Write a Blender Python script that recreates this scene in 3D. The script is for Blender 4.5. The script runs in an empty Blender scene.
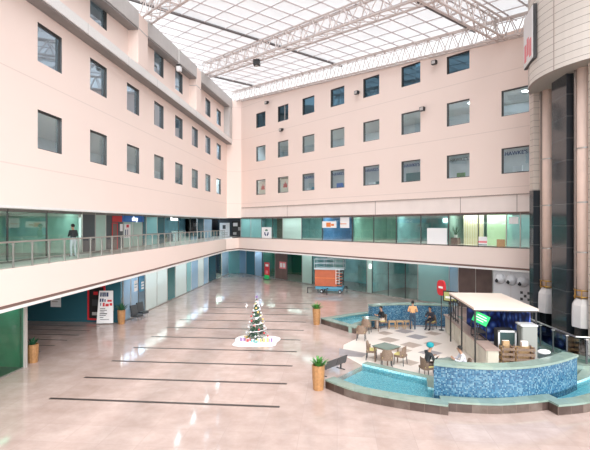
import bpy, bmesh, math, random
from math import sin, cos, pi, radians, sqrt, atan2, hypot
from mathutils import Vector, Matrix, Euler
random.seed(7)
SC = bpy.context.scene
COL = SC.collection

# ------------------------------------------------------------------ camera, sky, exposure
cam = bpy.data.cameras.new('camera')
cam.sensor_fit = 'HORIZONTAL'; cam.sensor_width = 36.0; cam.lens = 455.0 / 590.0 * 36.0
cam.shift_y = -1.0 / 590.0
cam.clip_start = 0.1; cam.clip_end = 500
cam_o = bpy.data.objects.new('camera', cam); COL.objects.link(cam_o)
cam_o.location = (0, 0, 6.4); cam_o.rotation_euler = (pi / 2, 0, math.atan(42 / 455.0))
SC.camera = cam_o
W = bpy.data.worlds.new('sky'); SC.world = W; W.use_nodes = True
bg = W.node_tree.nodes['Background']
bg.inputs['Color'].default_value = (0.95, 0.975, 1.0, 1); bg.inputs['Strength'].default_value = 0.53
sun = bpy.data.lights.new('sun', 'SUN'); sun.energy = 2.25; sun.angle = radians(75); sun.color = (1, 0.985, 0.97)
sun_o = bpy.data.objects.new('sun', sun); COL.objects.link(sun_o); sun_o.rotation_euler = Vector((-0.31, 0.80, -0.50)).to_track_quat('-Z', 'Y').to_euler()
SC.view_settings.view_transform = 'Standard'; SC.view_settings.look = 'None'
SC.view_settings.gamma = 1.0; SC.view_settings.use_curve_mapping = False
SC.view_settings.exposure = 1.42
SC.cycles.transparent_max_bounces = 24
SC.cycles.max_bounces = 8; SC.cycles.diffuse_bounces = 5; SC.cycles.glossy_bounces = 4
SC.cycles.caustics_reflective = False; SC.cycles.caustics_refractive = False

# ------------------------------------------------------------------ materials
def new_mat(name):
    m = bpy.data.materials.new(name); m.use_nodes = True
    nt = m.node_tree
    return m, nt, nt.nodes['Principled BSDF']
def P(name, col, rough=0.6, metal=0.0, noise=0.0, scale=6.0, spec=0.5, bump=0.0):
    m, nt, b = new_mat(name)
    b.inputs['Roughness'].default_value = rough; b.inputs['Metallic'].default_value = metal
    b.inputs['Specular IOR Level'].default_value = spec
    c = (*col, 1)
    if noise > 0 or bump > 0:
        tc = nt.nodes.new('ShaderNodeTexCoord'); n = nt.nodes.new('ShaderNodeTexNoise')
        n.inputs['Scale'].default_value = scale; n.inputs['Detail'].default_value = 4
        nt.links.new(tc.outputs['Object'], n.inputs['Vector'])
        r = nt.nodes.new('ShaderNodeValToRGB')
        r.color_ramp.elements[0].position = 0.3; r.color_ramp.elements[1].position = 0.7
        r.color_ramp.elements[0].color = tuple(max(0, v * (1 - noise)) for v in col) + (1,)
        r.color_ramp.elements[1].color = tuple(min(1, v * (1 + noise)) for v in col) + (1,)
        nt.links.new(n.outputs['Fac'], r.inputs['Fac']); nt.links.new(r.outputs['Color'], b.inputs['Base Color'])
        if bump > 0:
            bp = nt.nodes.new('ShaderNodeBump'); bp.inputs['Strength'].default_value = bump; bp.inputs['Distance'].default_value = 0.02
            nt.links.new(n.outputs['Fac'], bp.inputs['Height']); nt.links.new(bp.outputs['Normal'], b.inputs['Normal'])
    else:
        b.inputs['Base Color'].default_value = c
    return m
def EM(name, col, s):
    m, nt, b = new_mat(name)
    b.inputs['Base Color'].default_value = (*col, 1); b.inputs['Emission Color'].default_value = (*col, 1)
    b.inputs['Emission Strength'].default_value = s
    return m
def GL(name, tint, refl=0.12, rtint=(1, 1, 1), rough=0.02, haze=0.0, hcol=(0.6, 0.75, 0.72)):
    """sheet glass: tinted see-through, a share of mirror and (frosted) a share of diffuse film"""
    m, nt, b = new_mat(name); nt.nodes.remove(b)
    out = nt.nodes['Material Output']
    t = nt.nodes.new('ShaderNodeBsdfTransparent'); t.inputs['Color'].default_value = (*tint, 1)
    g = nt.nodes.new('ShaderNodeBsdfGlossy'); g.inputs['Color'].default_value = (*rtint, 1); g.inputs['Roughness'].default_value = rough
    src = t
    if haze > 0:
        d = nt.nodes.new('ShaderNodeBsdfDiffuse'); d.inputs['Color'].default_value = (*hcol, 1)
        tl = nt.nodes.new('ShaderNodeBsdfTranslucent'); tl.inputs['Color'].default_value = (*hcol, 1)
        md = nt.nodes.new('ShaderNodeMixShader'); md.inputs[0].default_value = 0.5
        nt.links.new(d.outputs[0], md.inputs[1]); nt.links.new(tl.outputs[0], md.inputs[2])
        mh = nt.nodes.new('ShaderNodeMixShader'); mh.inputs[0].default_value = haze
        nt.links.new(t.outputs[0], mh.inputs[1]); nt.links.new(md.outputs[0], mh.inputs[2]); src = mh
    lw = nt.nodes.new('ShaderNodeLayerWeight'); lw.inputs['Blend'].default_value = 0.25
    mr = nt.nodes.new('ShaderNodeMapRange'); mr.inputs['To Min'].default_value = refl; mr.inputs['To Max'].default_value = min(1, refl + 0.5)
    nt.links.new(lw.outputs['Fresnel'], mr.inputs['Value'])
    mx = nt.nodes.new('ShaderNodeMixShader')
    nt.links.new(mr.outputs['Result'], mx.inputs[0]); nt.links.new(src.outputs[0], mx.inputs[1]); nt.links.new(g.outputs[0], mx.inputs[2])
    nt.links.new(mx.outputs[0], out.inputs['Surface'])
    return m

def plaster(name, col):
    """painted render with thin horizontal joints at storey height"""
    m, nt, b = new_mat(name)
    b.inputs['Roughness'].default_value = 0.75; b.inputs['Specular IOR Level'].default_value = 0.2
    geo = nt.nodes.new('ShaderNodeNewGeometry'); sp = nt.nodes.new('ShaderNodeSeparateXYZ')
    nt.links.new(geo.outputs['Position'], sp.inputs[0])
    sub = nt.nodes.new('ShaderNodeMath'); sub.operation = 'SUBTRACT'; sub.inputs[1].default_value = 8.73
    dv = nt.nodes.new('ShaderNodeMath'); dv.operation = 'DIVIDE'; dv.inputs[1].default_value = 3.7
    fr = nt.nodes.new('ShaderNodeMath'); fr.operation = 'FRACT'
    ls = nt.nodes.new('ShaderNodeMath'); ls.operation = 'LESS_THAN'; ls.inputs[1].default_value = 0.014
    for a, c in ((sub, dv), (dv, fr), (fr, ls)): nt.links.new(a.outputs[0], c.inputs[0])
    nt.links.new(sp.outputs['Z'], sub.inputs[0])
    n = nt.nodes.new('ShaderNodeTexNoise'); n.inputs['Scale'].default_value = 0.5; n.inputs['Detail'].default_value = 3
    nt.links.new(geo.outputs['Position'], n.inputs['Vector'])
    r = nt.nodes.new('ShaderNodeValToRGB')
    r.color_ramp.elements[0].color = tuple(v * 0.97 for v in col) + (1,); r.color_ramp.elements[1].color = (*col, 1)
    nt.links.new(n.outputs['Fac'], r.inputs['Fac'])
    mx = nt.nodes.new('ShaderNodeMix'); mx.data_type = 'RGBA'
    nt.links.new(ls.outputs[0], mx.inputs['Factor']); nt.links.new(r.outputs['Color'], mx.inputs['A'])
    mx.inputs['B'].default_value = tuple(v * 0.86 for v in col) + (1,)
    nt.links.new(mx.outputs['Result'], b.inputs['Base Color'])
    return m

def tile_mat(name, cols, size, mortar, rough, mort_w=0.004, coords='pos', var=1.0, spec=0.5, swirl=0.0):
    """square tiles with colour varying tile by tile"""
    m, nt, b = new_mat(name)
    b.inputs['Roughness'].default_value = rough; b.inputs['Specular IOR Level'].default_value = spec
    tc = nt.nodes.new('ShaderNodeTexCoord'); geo = nt.nodes.new('ShaderNodeNewGeometry')
    vec = {'pos': geo.outputs['Position'], 'uv': tc.outputs['UV']}[coords]
    sn = nt.nodes.new('ShaderNodeVectorMath'); sn.operation = 'SCALE'; sn.inputs['Scale'].default_value = 1.0 / size
    nt.links.new(vec, sn.inputs[0])
    fl = nt.nodes.new('ShaderNodeVectorMath'); fl.operation = 'FLOOR'; nt.links.new(sn.outputs[0], fl.inputs[0])
    wn = nt.nodes.new('ShaderNodeTexWhiteNoise'); wn.noise_dimensions = '3D'; nt.links.new(fl.outputs[0], wn.inputs['Vector'])
    r = nt.nodes.new('ShaderNodeValToRGB'); r.color_ramp.interpolation = 'LINEAR'
    k = len(cols); e = r.color_ramp.elements
    while len(e) < k: e.new(0.5)
    for i, c in enumerate(cols): e[i].position = i / max(1, k - 1); e[i].color = (*c, 1)
    nt.links.new(wn.outputs['Value'], r.inputs['Fac'])
    last = r.outputs['Color']
    if swirl > 0:
        n = nt.nodes.new('ShaderNodeTexNoise'); n.inputs['Scale'].default_value = 1.1; n.inputs['Detail'].default_value = 6; n.inputs['Roughness'].default_value = 0.65
        nt.links.new(geo.outputs['Position'], n.inputs['Vector'])
        r2 = nt.nodes.new('ShaderNodeValToRGB'); r2.color_ramp.elements[0].position = 0.35; r2.color_ramp.elements[1].position = 0.68
        r2.color_ramp.elements[0].color = (1 - swirl, 1 - swirl * 1.15, 1 - swirl * 1.25, 1); r2.color_ramp.elements[1].color = (1, 1, 1, 1)
        nt.links.new(n.outputs['Fac'], r2.inputs['Fac'])
        mm = nt.nodes.new('ShaderNodeMix'); mm.data_type = 'RGBA'; mm.blend_type = 'MULTIPLY'; mm.inputs['Factor'].default_value = 1
        nt.links.new(last, mm.inputs['A']); nt.links.new(r2.outputs['Color'], mm.inputs['B']); last = mm.outputs['Result']
    if mort_w > 0:
        fr = nt.nodes.new('ShaderNodeVectorMath'); fr.operation = 'FRACTION'; nt.links.new(sn.outputs[0], fr.inputs[0])
        sx = nt.nodes.new('ShaderNodeSeparateXYZ'); nt.links.new(fr.outputs[0], sx.inputs[0])
        mn = nt.nodes.new('ShaderNodeMath'); mn.operation = 'MINIMUM'
        nt.links.new(sx.outputs['X'], mn.inputs[0]); nt.links.new(sx.outputs['Y'], mn.inputs[1])
        ls = nt.nodes.new('ShaderNodeMath'); ls.operation = 'LESS_THAN'; ls.inputs[1].default_value = mort_w / size
        nt.links.new(mn.outputs[0], ls.inputs[0])
        mx = nt.nodes.new('ShaderNodeMix'); mx.data_type = 'RGBA'
        nt.links.new(ls.outputs[0], mx.inputs['Factor']); nt.links.new(last, mx.inputs['A']); mx.inputs['B'].default_value = (*mortar, 1)
        last = mx.outputs['Result']
    nt.links.new(last, b.inputs['Base Color'])
    return m

def course_mat(name, col, dz, line, rough, spec=0.5):
    """stone cladding in level courses"""
    m, nt, b = new_mat(name)
    b.inputs['Roughness'].default_value = rough; b.inputs['Specular IOR Level'].default_value = spec
    geo = nt.nodes.new('ShaderNodeNewGeometry'); sp = nt.nodes.new('ShaderNodeSeparateXYZ'); nt.links.new(geo.outputs['Position'], sp.inputs[0])
    dv = nt.nodes.new('ShaderNodeMath'); dv.operation = 'DIVIDE'; dv.inputs[1].default_value = dz; nt.links.new(sp.outputs['Z'], dv.inputs[0])
    fr = nt.nodes.new('ShaderNodeMath'); fr.operation = 'FRACT'; nt.links.new(dv.outputs[0], fr.inputs[0])
    ls = nt.nodes.new('ShaderNodeMath'); ls.operation = 'LESS_THAN'; ls.inputs[1].default_value = 0.022 / dz; nt.links.new(fr.outputs[0], ls.inputs[0])
    fl = nt.nodes.new('ShaderNodeMath'); fl.operation = 'FLOOR'; nt.links.new(dv.outputs[0], fl.inputs[0])
    wn = nt.nodes.new('ShaderNodeTexWhiteNoise'); wn.noise_dimensions = '1D'; nt.links.new(fl.outputs[0], wn.inputs['W'])
    r = nt.nodes.new('ShaderNodeValToRGB'); r.color_ramp.elements[0].color = tuple(v * 0.93 for v in col) + (1,); r.color_ramp.elements[1].color = (*col, 1)
    nt.links.new(wn.outputs['Value'], r.inputs['Fac'])
    mx = nt.nodes.new('ShaderNodeMix'); mx.data_type = 'RGBA'; nt.links.new(ls.outputs[0], mx.inputs['Factor'])
    nt.links.new(r.outputs['Color'], mx.inputs['A']); mx.inputs['B'].default_value = (*line, 1)
    nt.links.new(mx.outputs['Result'], b.inputs['Base Color'])
    return m

M = {}
M['plaster'] = plaster('plaster_peach', (0.86, 0.72, 0.66))
M['plaster_pale'] = P('plaster_pale', (0.84, 0.75, 0.70), 0.7, noise=0.02, scale=0.7)
M['ledge'] = P('ledge_stone', (0.74, 0.73, 0.72), 0.5, noise=0.05, scale=14)
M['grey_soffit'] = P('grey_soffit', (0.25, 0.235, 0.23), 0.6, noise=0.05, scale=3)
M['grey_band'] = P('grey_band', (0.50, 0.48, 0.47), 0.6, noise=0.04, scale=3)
M['brown_strip'] = P('brown_strip', (0.20, 0.12, 0.10), 0.5)
M['white_paint'] = P('white_paint', (0.82, 0.81, 0.79), 0.5)
M['beige_panel'] = P('beige_panel', (0.84, 0.75, 0.71), 0.6, noise=0.03, scale=1.2)
M['joint_and_shade'] = P('joint_and_shade', (0.40, 0.33, 0.31), 0.7)  # panel joints, and the painted shadow line under the back wall
M['floor'] = tile_mat('floor_granite', [(0.52, 0.405, 0.365), (0.565, 0.445, 0.405), (0.54, 0.42, 0.38), (0.585, 0.465, 0.425)], 1.15, (0.43, 0.33, 0.30), 0.085, 0.012, 'pos', spec=0.5, swirl=0.2)
M['stripe'] = P('floor_stripe', (0.045, 0.035, 0.032), 0.35)
M['balcony_floor'] = P('balcony_floor', (0.66, 0.62, 0.57), 0.3, noise=0.04, scale=2)
M['frame'] = P('window_frame', (0.10, 0.10, 0.10), 0.4, 0.4)
M['frame_light'] = P('window_frame_light', (0.55, 0.52, 0.50), 0.4, 0.3)
M['steel'] = P('brushed_steel', (0.52, 0.50, 0.48), 0.3, 0.9)
M['truss'] = P('truss_paint', (0.60, 0.53, 0.51), 0.5)
M['purlin'] = P('purlin_paint', (0.55, 0.50, 0.50), 0.5)
M['gutter'] = P('roof_gutter', (0.12, 0.105, 0.105), 0.5)
M['roof_glass'] = GL('roof_glass', (0.97, 0.98, 1.0), 0.02, rough=0.5)
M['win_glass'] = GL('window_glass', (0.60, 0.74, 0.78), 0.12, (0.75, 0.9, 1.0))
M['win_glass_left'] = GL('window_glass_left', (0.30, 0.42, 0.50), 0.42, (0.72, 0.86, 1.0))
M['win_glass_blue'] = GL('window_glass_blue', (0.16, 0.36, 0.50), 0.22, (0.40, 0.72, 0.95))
M['shop_glass'] = GL('shop_glass', (0.62, 0.82, 0.80), 0.12)
M['shop_glass_green'] = GL('shop_glass_green', (0.60, 0.80, 0.72), 0.12)
M['deep_green_glass'] = GL('deep_green_glass', (0.12, 0.50, 0.33), 0.05)
M['clear_glass'] = GL('clear_glass', (0.90, 0.96, 0.90), 0.08)
M['shop_glass_blue'] = GL('shop_glass_blue', (0.45, 0.70, 0.90), 0.12)
M['rail_glass'] = GL('rail_glass', (0.88, 0.95, 0.93), 0.06)
M['frost_white'] = GL('frost_white', (0.7, 0.9, 0.85), 0.08, haze=0.75, hcol=(0.84, 0.93, 0.90))
M['frost_blue'] = GL('frost_blue', (0.5, 0.7, 0.9), 0.10, haze=0.55, hcol=(0.52, 0.74, 0.95))
M['frost_teal'] = GL('frost_teal', (0.4, 0.75, 0.7), 0.10, haze=0.6, hcol=(0.36, 0.66, 0.66))
M['frost_mint'] = GL('frost_mint', (0.6, 0.85, 0.75), 0.08, haze=0.92, hcol=(0.66, 0.88, 0.80))
M['teal_dark'] = P('teal_dark', (0.03, 0.115, 0.15), 0.25)
M['teal_mid'] = P('teal_mid', (0.06, 0.20, 0.21), 0.25)
M['slate'] = P('slate_panel', (0.05, 0.06, 0.075), 0.3)
M['brown_panel'] = P('brown_panel', (0.16, 0.11, 0.10), 0.3, noise=0.15, scale=1.5)
M['green_panel'] = P('green_panel', (0.02, 0.15, 0.07), 0.3)
M['inner_teal'] = P('inner_teal', (0.30, 0.50, 0.50), 0.7, noise=0.25, scale=0.9)
M['inner_green'] = P('inner_green', (0.34, 0.52, 0.45), 0.7, noise=0.2, scale=0.9)
M['inner_blue'] = P('inner_blue', (0.24, 0.42, 0.55), 0.7, noise=0.25, scale=0.9)
M['inner_grey'] = P('inner_grey', (0.50, 0.55, 0.58), 0.7, noise=0.2, scale=0.5)
M['inner_floor'] = P('inner_floor', (0.22, 0.20, 0.18), 0.4)
M['lamp'] = EM('lamp_and_fill', (0.96, 0.98, 1.0), 12.0)  # ceiling lamps, also the added fill strips of some rooms
M['shop_fill'] = EM('shop_fill', (0.95, 0.99, 1.0), 3.2)  # glow of the unseen strips added to brighten the shops
M['glow_soft'] = EM('glow_soft', (0.93, 0.98, 1.0), 2.2)
M['screen'] = EM('screen_blue', (0.35, 0.65, 1.0), 0.7)
M['white_sign'] = P('white_sign', (0.84, 0.84, 0.85), 0.5)
M['red'] = P('red_print', (0.62, 0.03, 0.04), 0.45)
M['pink_print'] = P('pink_print', (0.80, 0.25, 0.28), 0.45)
M['orange'] = P('orange_print', (0.75, 0.22, 0.05), 0.45)
M['navy'] = P('navy_print', (0.02, 0.05, 0.14), 0.45)
M['blue_sign'] = P('blue_sign', (0.015, 0.17, 0.62), 0.35)
M['lit_white'] = EM('lit_white', (0.95, 0.98, 1.0), 0.8)
M['black'] = P('black_metal', (0.018, 0.018, 0.02), 0.4)
M['dark_grey'] = P('dark_grey', (0.07, 0.075, 0.08), 0.4, 0.3)
M['wood_pot'] = P('pot_wood', (0.36, 0.185, 0.075), 0.5, noise=0.2, scale=9)
M['soil'] = P('soil', (0.03, 0.02, 0.015), 0.9)
M['leaf'] = P('leaf_green', (0.07, 0.24, 0.045), 0.5, noise=0.35, scale=11)
M['leaf_dark'] = P('leaf_dark', (0.02, 0.10, 0.045), 0.5, noise=0.35, scale=11)
M['needles'] = P('fir_needles', (0.035, 0.10, 0.06), 0.7, noise=0.4, scale=20)
M['tinsel'] = P('tinsel', (0.85, 0.84, 0.86), 0.25, 0.3)
M['cloth_white'] = P('cloth_white', (0.90, 0.88, 0.87), 0.8, noise=0.04, scale=6, bump=0.5)
M['gift_red'] = P('gift_red', (0.55, 0.06, 0.07), 0.4)
M['gift_gold'] = P('gift_gold', (0.75, 0.52, 0.16), 0.35)
M['gift_purple'] = P('gift_purple', (0.24, 0.14, 0.32), 0.4)
M['gift_teal'] = P('gift_teal', (0.10, 0.35, 0.33), 0.4)
M['mosaic'] = tile_mat('pool_mosaic', [(0.012, 0.05, 0.12), (0.02, 0.10, 0.20), (0.04, 0.15, 0.26), (0.16, 0.29, 0.36), (0.02, 0.085, 0.17), (0.03, 0.13, 0.23)], 0.05, (0.12, 0.2, 0.25), 0.25, 0.003, 'uv')
M['pool_floor'] = tile_mat('pool_floor_mosaic', [(0.18, 0.55, 0.66), (0.34, 0.74, 0.80), (0.60, 0.88, 0.90), (0.26, 0.64, 0.76)], 0.05, (0.5, 0.75, 0.78), 0.3, 0.004, 'pos')
M['rim'] = tile_mat('rim_stone', [(0.20, 0.29, 0.25), (0.26, 0.36, 0.31), (0.23, 0.33, 0.30), (0.30, 0.39, 0.33)], 0.6, (0.25, 0.33, 0.3), 0.25, 0.01, 'pos', swirl=0.2)
M['kerb'] = tile_mat('kerb_stone', [(0.15, 0.12, 0.105), (0.21, 0.175, 0.155), (0.07, 0.045, 0.04), (0.25, 0.205, 0.185)], 0.5, (0.16, 0.12, 0.1), 0.3, 0.012, 'uv', swirl=0.5)
M['plaza'] = P('plaza_stone', (0.76, 0.68, 0.62), 0.28, noise=0.05, scale=0.8)
M['diamond'] = P('plaza_diamond', (0.30, 0.27, 0.28), 0.3, noise=0.12, scale=2)
M['diamond_brown'] = P('plaza_diamond_brown', (0.42, 0.33, 0.28), 0.3, noise=0.12, scale=2)
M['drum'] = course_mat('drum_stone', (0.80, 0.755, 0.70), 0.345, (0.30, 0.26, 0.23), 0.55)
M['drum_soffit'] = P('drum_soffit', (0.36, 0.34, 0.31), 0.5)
M['granite'] = course_mat('black_granite', (0.030, 0.037, 0.045), 1.05, (0.13, 0.14, 0.145), 0.12, 0.7)
M['granite_plain'] = P('black_granite_plain', (0.012, 0.014, 0.017), 0.15, spec=0.6)
M['pier_tile'] = course_mat('pier_tile', (0.60, 0.53, 0.47), 0.345, (0.25, 0.21, 0.19), 0.5)
M['pink_column'] = P('pink_column', (0.86, 0.67, 0.58), 0.5, noise=0.05, scale=2)
M['cap_stone'] = P('cap_stone', (0.72, 0.69, 0.67), 0.5, noise=0.05, scale=3)
M['brass'] = P('brass', (0.62, 0.36, 0.10), 0.3, 0.8)
M['pipe'] = P('pipe_steel', (0.22, 0.18, 0.16), 0.35, 0.7)
M['wicker'] = P('wicker', (0.21, 0.145, 0.105), 0.7, noise=0.4, scale=45, bump=0.4)
M['rattan'] = P('rattan', (0.45, 0.29, 0.15), 0.6, noise=0.3, scale=35)
M['cushion'] = P('cushion_yellow', (0.66, 0.58, 0.22), 0.8)
M['table_glass'] = P('table_glass', (0.17, 0.23, 0.20), 0.12)
M['canopy'] = P('canopy_cream', (0.80, 0.67, 0.58), 0.6, noise=0.02, scale=2)
M['counter'] = P('counter_panel', (0.60, 0.57, 0.48), 0.3, noise=0.12, scale=2)
M['counter_top'] = P('counter_top', (0.42, 0.31, 0.27), 0.35, noise=0.1, scale=4)
M['cabinet'] = P('cabinet_grey', (0.26, 0.27, 0.255), 0.45)
M['appliance'] = P('appliance_white', (0.72, 0.73, 0.74), 0.35)
M['dark_glass'] = P('dark_glass', (0.05, 0.085, 0.085), 0.1)
M['green_sign'] = P('green_sign', (0.03, 0.62, 0.17), 0.4)
M['olive_sign'] = P('olive_sign', (0.42, 0.44, 0.16), 0.5)
M['machine'] = P('machine_grey', (0.60, 0.61, 0.63), 0.45)
M['lift_orange'] = P('lift_orange', (0.46, 0.115, 0.05), 0.5, noise=0.08, scale=3)
M['lift_blue'] = P('lift_blue', (0.09, 0.30, 0.43), 0.4)
M['lift_grey'] = P('lift_grey', (0.42, 0.52, 0.56), 0.4)
M['lift_dark'] = P('lift_dark', (0.05, 0.045, 0.05), 0.5)
M['perforated'] = P('perforated_metal', (0.12, 0.12, 0.125), 0.4, 0.5)
def backdrop_mat():
    m, nt, b = new_mat('blue_backdrop')
    geo = nt.nodes.new('ShaderNodeNewGeometry'); v = nt.nodes.new('ShaderNodeTexVoronoi'); v.inputs['Scale'].default_value = 2.6
    nt.links.new(geo.outputs['Position'], v.inputs['Vector'])
    r = nt.nodes.new('ShaderNodeValToRGB'); e = r.color_ramp.elements
    e[0].position = 0.0; e[0].color = (0.75, 0.85, 1.0, 1); e[1].position = 0.62; e[1].color = (0.012, 0.022, 0.12, 1)
    x = e.new(0.16); x.color = (0.28, 0.52, 1.0, 1); x = e.new(0.36); x.color = (0.05, 0.13, 0.62, 1)
    nt.links.new(v.outputs['Distance'], r.inputs['Fac']); nt.links.new(r.outputs['Color'], b.inputs['Base Color'])
    b.inputs['Roughness'].default_value = 0.4
    return m
M['backdrop'] = backdrop_mat()
def water_mat():
    m, nt, b = new_mat('water'); nt.nodes.remove(b); out = nt.nodes['Material Output']
    t = nt.nodes.new('ShaderNodeBsdfTransparent'); t.inputs['Color'].default_value = (0.62, 0.90, 0.95, 1)
    g = nt.nodes.new('ShaderNodeBsdfGlossy'); g.inputs['Roughness'].default_value = 0.04
    geo = nt.nodes.new('ShaderNodeNewGeometry'); n = nt.nodes.new('ShaderNodeTexNoise'); n.inputs['Scale'].default_value = 5; n.inputs['Detail'].default_value = 3
    nt.links.new(geo.outputs['Position'], n.inputs['Vector'])
    bp = nt.nodes.new('ShaderNodeBump'); bp.inputs['Strength'].default_value = 0.35; bp.inputs['Distance'].default_value = 0.05
    nt.links.new(n.outputs['Fac'], bp.inputs['Height']); nt.links.new(bp.outputs['Normal'], g.inputs['Normal'])
    lw = nt.nodes.new('ShaderNodeFresnel'); lw.inputs['IOR'].default_value = 1.33; nt.links.new(bp.outputs['Normal'], lw.inputs['Normal'])
    mx = nt.nodes.new('ShaderNodeMixShader'); nt.links.new(lw.outputs[0], mx.inputs[0]); nt.links.new(t.outputs[0], mx.inputs[1]); nt.links.new(g.outputs[0], mx.inputs[2])
    nt.links.new(mx.outputs[0], out.inputs['Surface'])
    return m
M['water'] = water_mat()
HAIR = P('hair_black', (0.012, 0.010, 0.009), 0.75)
SKIN = P('skin', (0.42, 0.24, 0.16), 0.55)

# ------------------------------------------------------------------ mesh helpers
class MB:
    """collects shapes and links them as ONE mesh object"""
    def __init__(s): s.v = []; s.f = []; s.m = []; s.mats = []; s.uv = {}
    def mi(s, mat):
        if mat not in s.mats: s.mats.append(mat)
        return s.mats.index(mat)
    def add(s, vs, fs, mat, uvs=None):
        o = len(s.v); s.v += [tuple(v) for v in vs]; k = s.mi(mat)
        for j, f in enumerate(fs):
            if uvs: s.uv[len(s.f)] = uvs[j]
            s.f.append(tuple(i + o for i in f)); s.m.append(k)
    def hexa(s, p, mat):
        s.add(p, [(0, 3, 2, 1), (4, 5, 6, 7), (0, 1, 5, 4), (1, 2, 6, 5), (2, 3, 7, 6), (3, 0, 4, 7)], mat)
    def box(s, c, d, mat, rz=0.0, rot=None):
        x, y, z = d[0] / 2, d[1] / 2, d[2] / 2
        R = rot if rot is not None else Matrix.Rotation(rz, 3, 'Z')
        s.hexa([Vector(c) + R @ Vector(q) for q in ((-x, -y, -z), (x, -y, -z), (x, y, -z), (-x, y, -z), (-x, -y, z), (x, -y, z), (x, y, z), (-x, y, z))], mat)
    def b2(s, a, b, mat): s.box([(a[i] + b[i]) / 2 for i in range(3)], [abs(b[i] - a[i]) for i in range(3)], mat)
    def tube(s, p, q, r, mat, r2=None, n=8, cap=True):
        p, q = Vector(p), Vector(q); d = q - p
        if d.length < 1e-6: return
        a = d.normalized(); u = a.orthogonal().normalized(); w = a.cross(u); r2 = r if r2 is None else r2
        vs = [p + (u * cos(2 * pi * i / n) + w * sin(2 * pi * i / n)) * r for i in range(n)] + [q + (u * cos(2 * pi * i / n) + w * sin(2 * pi * i / n)) * r2 for i in range(n)]
        fs = [(i, (i + 1) % n, n + (i + 1) % n, n + i) for i in range(n)]
        if cap: fs += [tuple(range(n - 1, -1, -1)), tuple(range(n, 2 * n))]
        s.add(vs, fs, mat)
    def path(s, pts, r, mat, n=6):
        for a, b in zip(pts, pts[1:]): s.tube(a, b, r, mat, n=n)
    def lathe(s, prof, c, mat, n=20, a0=0, a1=2 * pi, close=True):
        full = abs(a1 - a0 - 2 * pi) < 1e-6; k = n if full else n + 1
        vs = []; fs = []
        for r, z in prof:
            for i in range(k):
                a = a0 + (a1 - a0) * i / n; vs.append((c[0] + r * cos(a), c[1] + r * sin(a), c[2] + z))
        for j in range(len(prof) - 1):
            for i in range(n):
                i2 = (i + 1) % k; fs.append((j * k + i, j * k + i2, (j + 1) * k + i2, (j + 1) * k + i))
        if full and close:
            fs.append(tuple(range(k - 1, -1, -1))); fs.append(tuple((len(prof) - 1) * k + i for i in range(k)))
        s.add(vs, fs, mat)
    def sphere(s, c, r, mat, n=10, sc=(1, 1, 1), rot=None):
        vs = []; fs = []; h = n // 2; R = rot or Matrix.Identity(3)
        for j in range(h + 1):
            t = pi * j / h
            for i in range(n):
                a = 2 * pi * i / n; vs.append(Vector(c) + R @ Vector((r * sc[0] * sin(t) * cos(a), r * sc[1] * sin(t) * sin(a), r * sc[2] * cos(t))))
        for j in range(h):
            for i in range(n): fs.append((j * n + i, (j + 1) * n + i, (j + 1) * n + (i + 1) % n, j * n + (i + 1) % n))
        s.add(vs, fs, mat)
    def prism(s, poly, z0, z1, mat, side=None):
        n = len(poly); side = side or mat
        s.add([(p[0], p[1], z0) for p in poly], [tuple(range(n - 1, -1, -1))], mat)
        s.add([(p[0], p[1], z1) for p in poly], [tuple(range(n))], mat)
        for i in range(n):
            a, b = poly[i], poly[(i + 1) % n]; l = hypot(b[0] - a[0], b[1] - a[1])
            s.add([(*a[:2], z0), (*b[:2], z0), (*b[:2], z1), (*a[:2], z1)], [(0, 1, 2, 3)], side, [[(0, z0), (l, z0), (l, z1), (0, z1)]])
    def build(s, name, parent=None, smooth=False, loc=None):
        me = bpy.data.meshes.new(name); me.from_pydata(s.v, [], s.f)
        for m in s.mats: me.materials.append(m)
        me.polygons.foreach_set('material_index', s.m)
        if s.uv:
            ul = me.uv_layers.new(name='UVMap')
            for fi, uv in s.uv.items():
                for li, c in zip(me.polygons[fi].loop_indices, uv): ul.data[li].uv = c
        if smooth: me.polygons.foreach_set('use_smooth', [True] * len(s.f))
        me.validate(); me.update()
        o = bpy.data.objects.new(name, me); COL.objects.link(o)
        if parent is not None: o.parent = parent
        if loc is not None: o.location = loc
        return o
def tag(o, label=None, cat=None, group=None, kind=None):
    if label: o['label'] = label
    if cat: o['category'] = cat
    if group: o['group'] = group
    if kind: o['kind'] = kind
    return o
def thing(name, label, cat, loc=(0, 0, 0), rz=0.0, group=None):
    o = bpy.data.objects.new(name, None); COL.objects.link(o)
    o.location = loc; o.rotation_euler = (0, 0, rz); o.empty_display_size = 0.1
    return tag(o, label, cat, group)
def struct(mb, name, parent=None, smooth=False):
    o = mb.build(name, parent, smooth)
    if parent is None: o['kind'] = 'structure'
    return o
def dup(root, loc, rz, label, group=None):
    r = root.copy(); COL.objects.link(r); r.location = loc; r.rotation_euler = (0, 0, rz); r['label'] = label
    if group: r['group'] = group
    for ch in list(root.children):
        c = ch.copy(); COL.objects.link(c); c.parent = r
        for g in list(ch.children):
            d = g.copy(); COL.objects.link(d); d.parent = c
    return r
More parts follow.
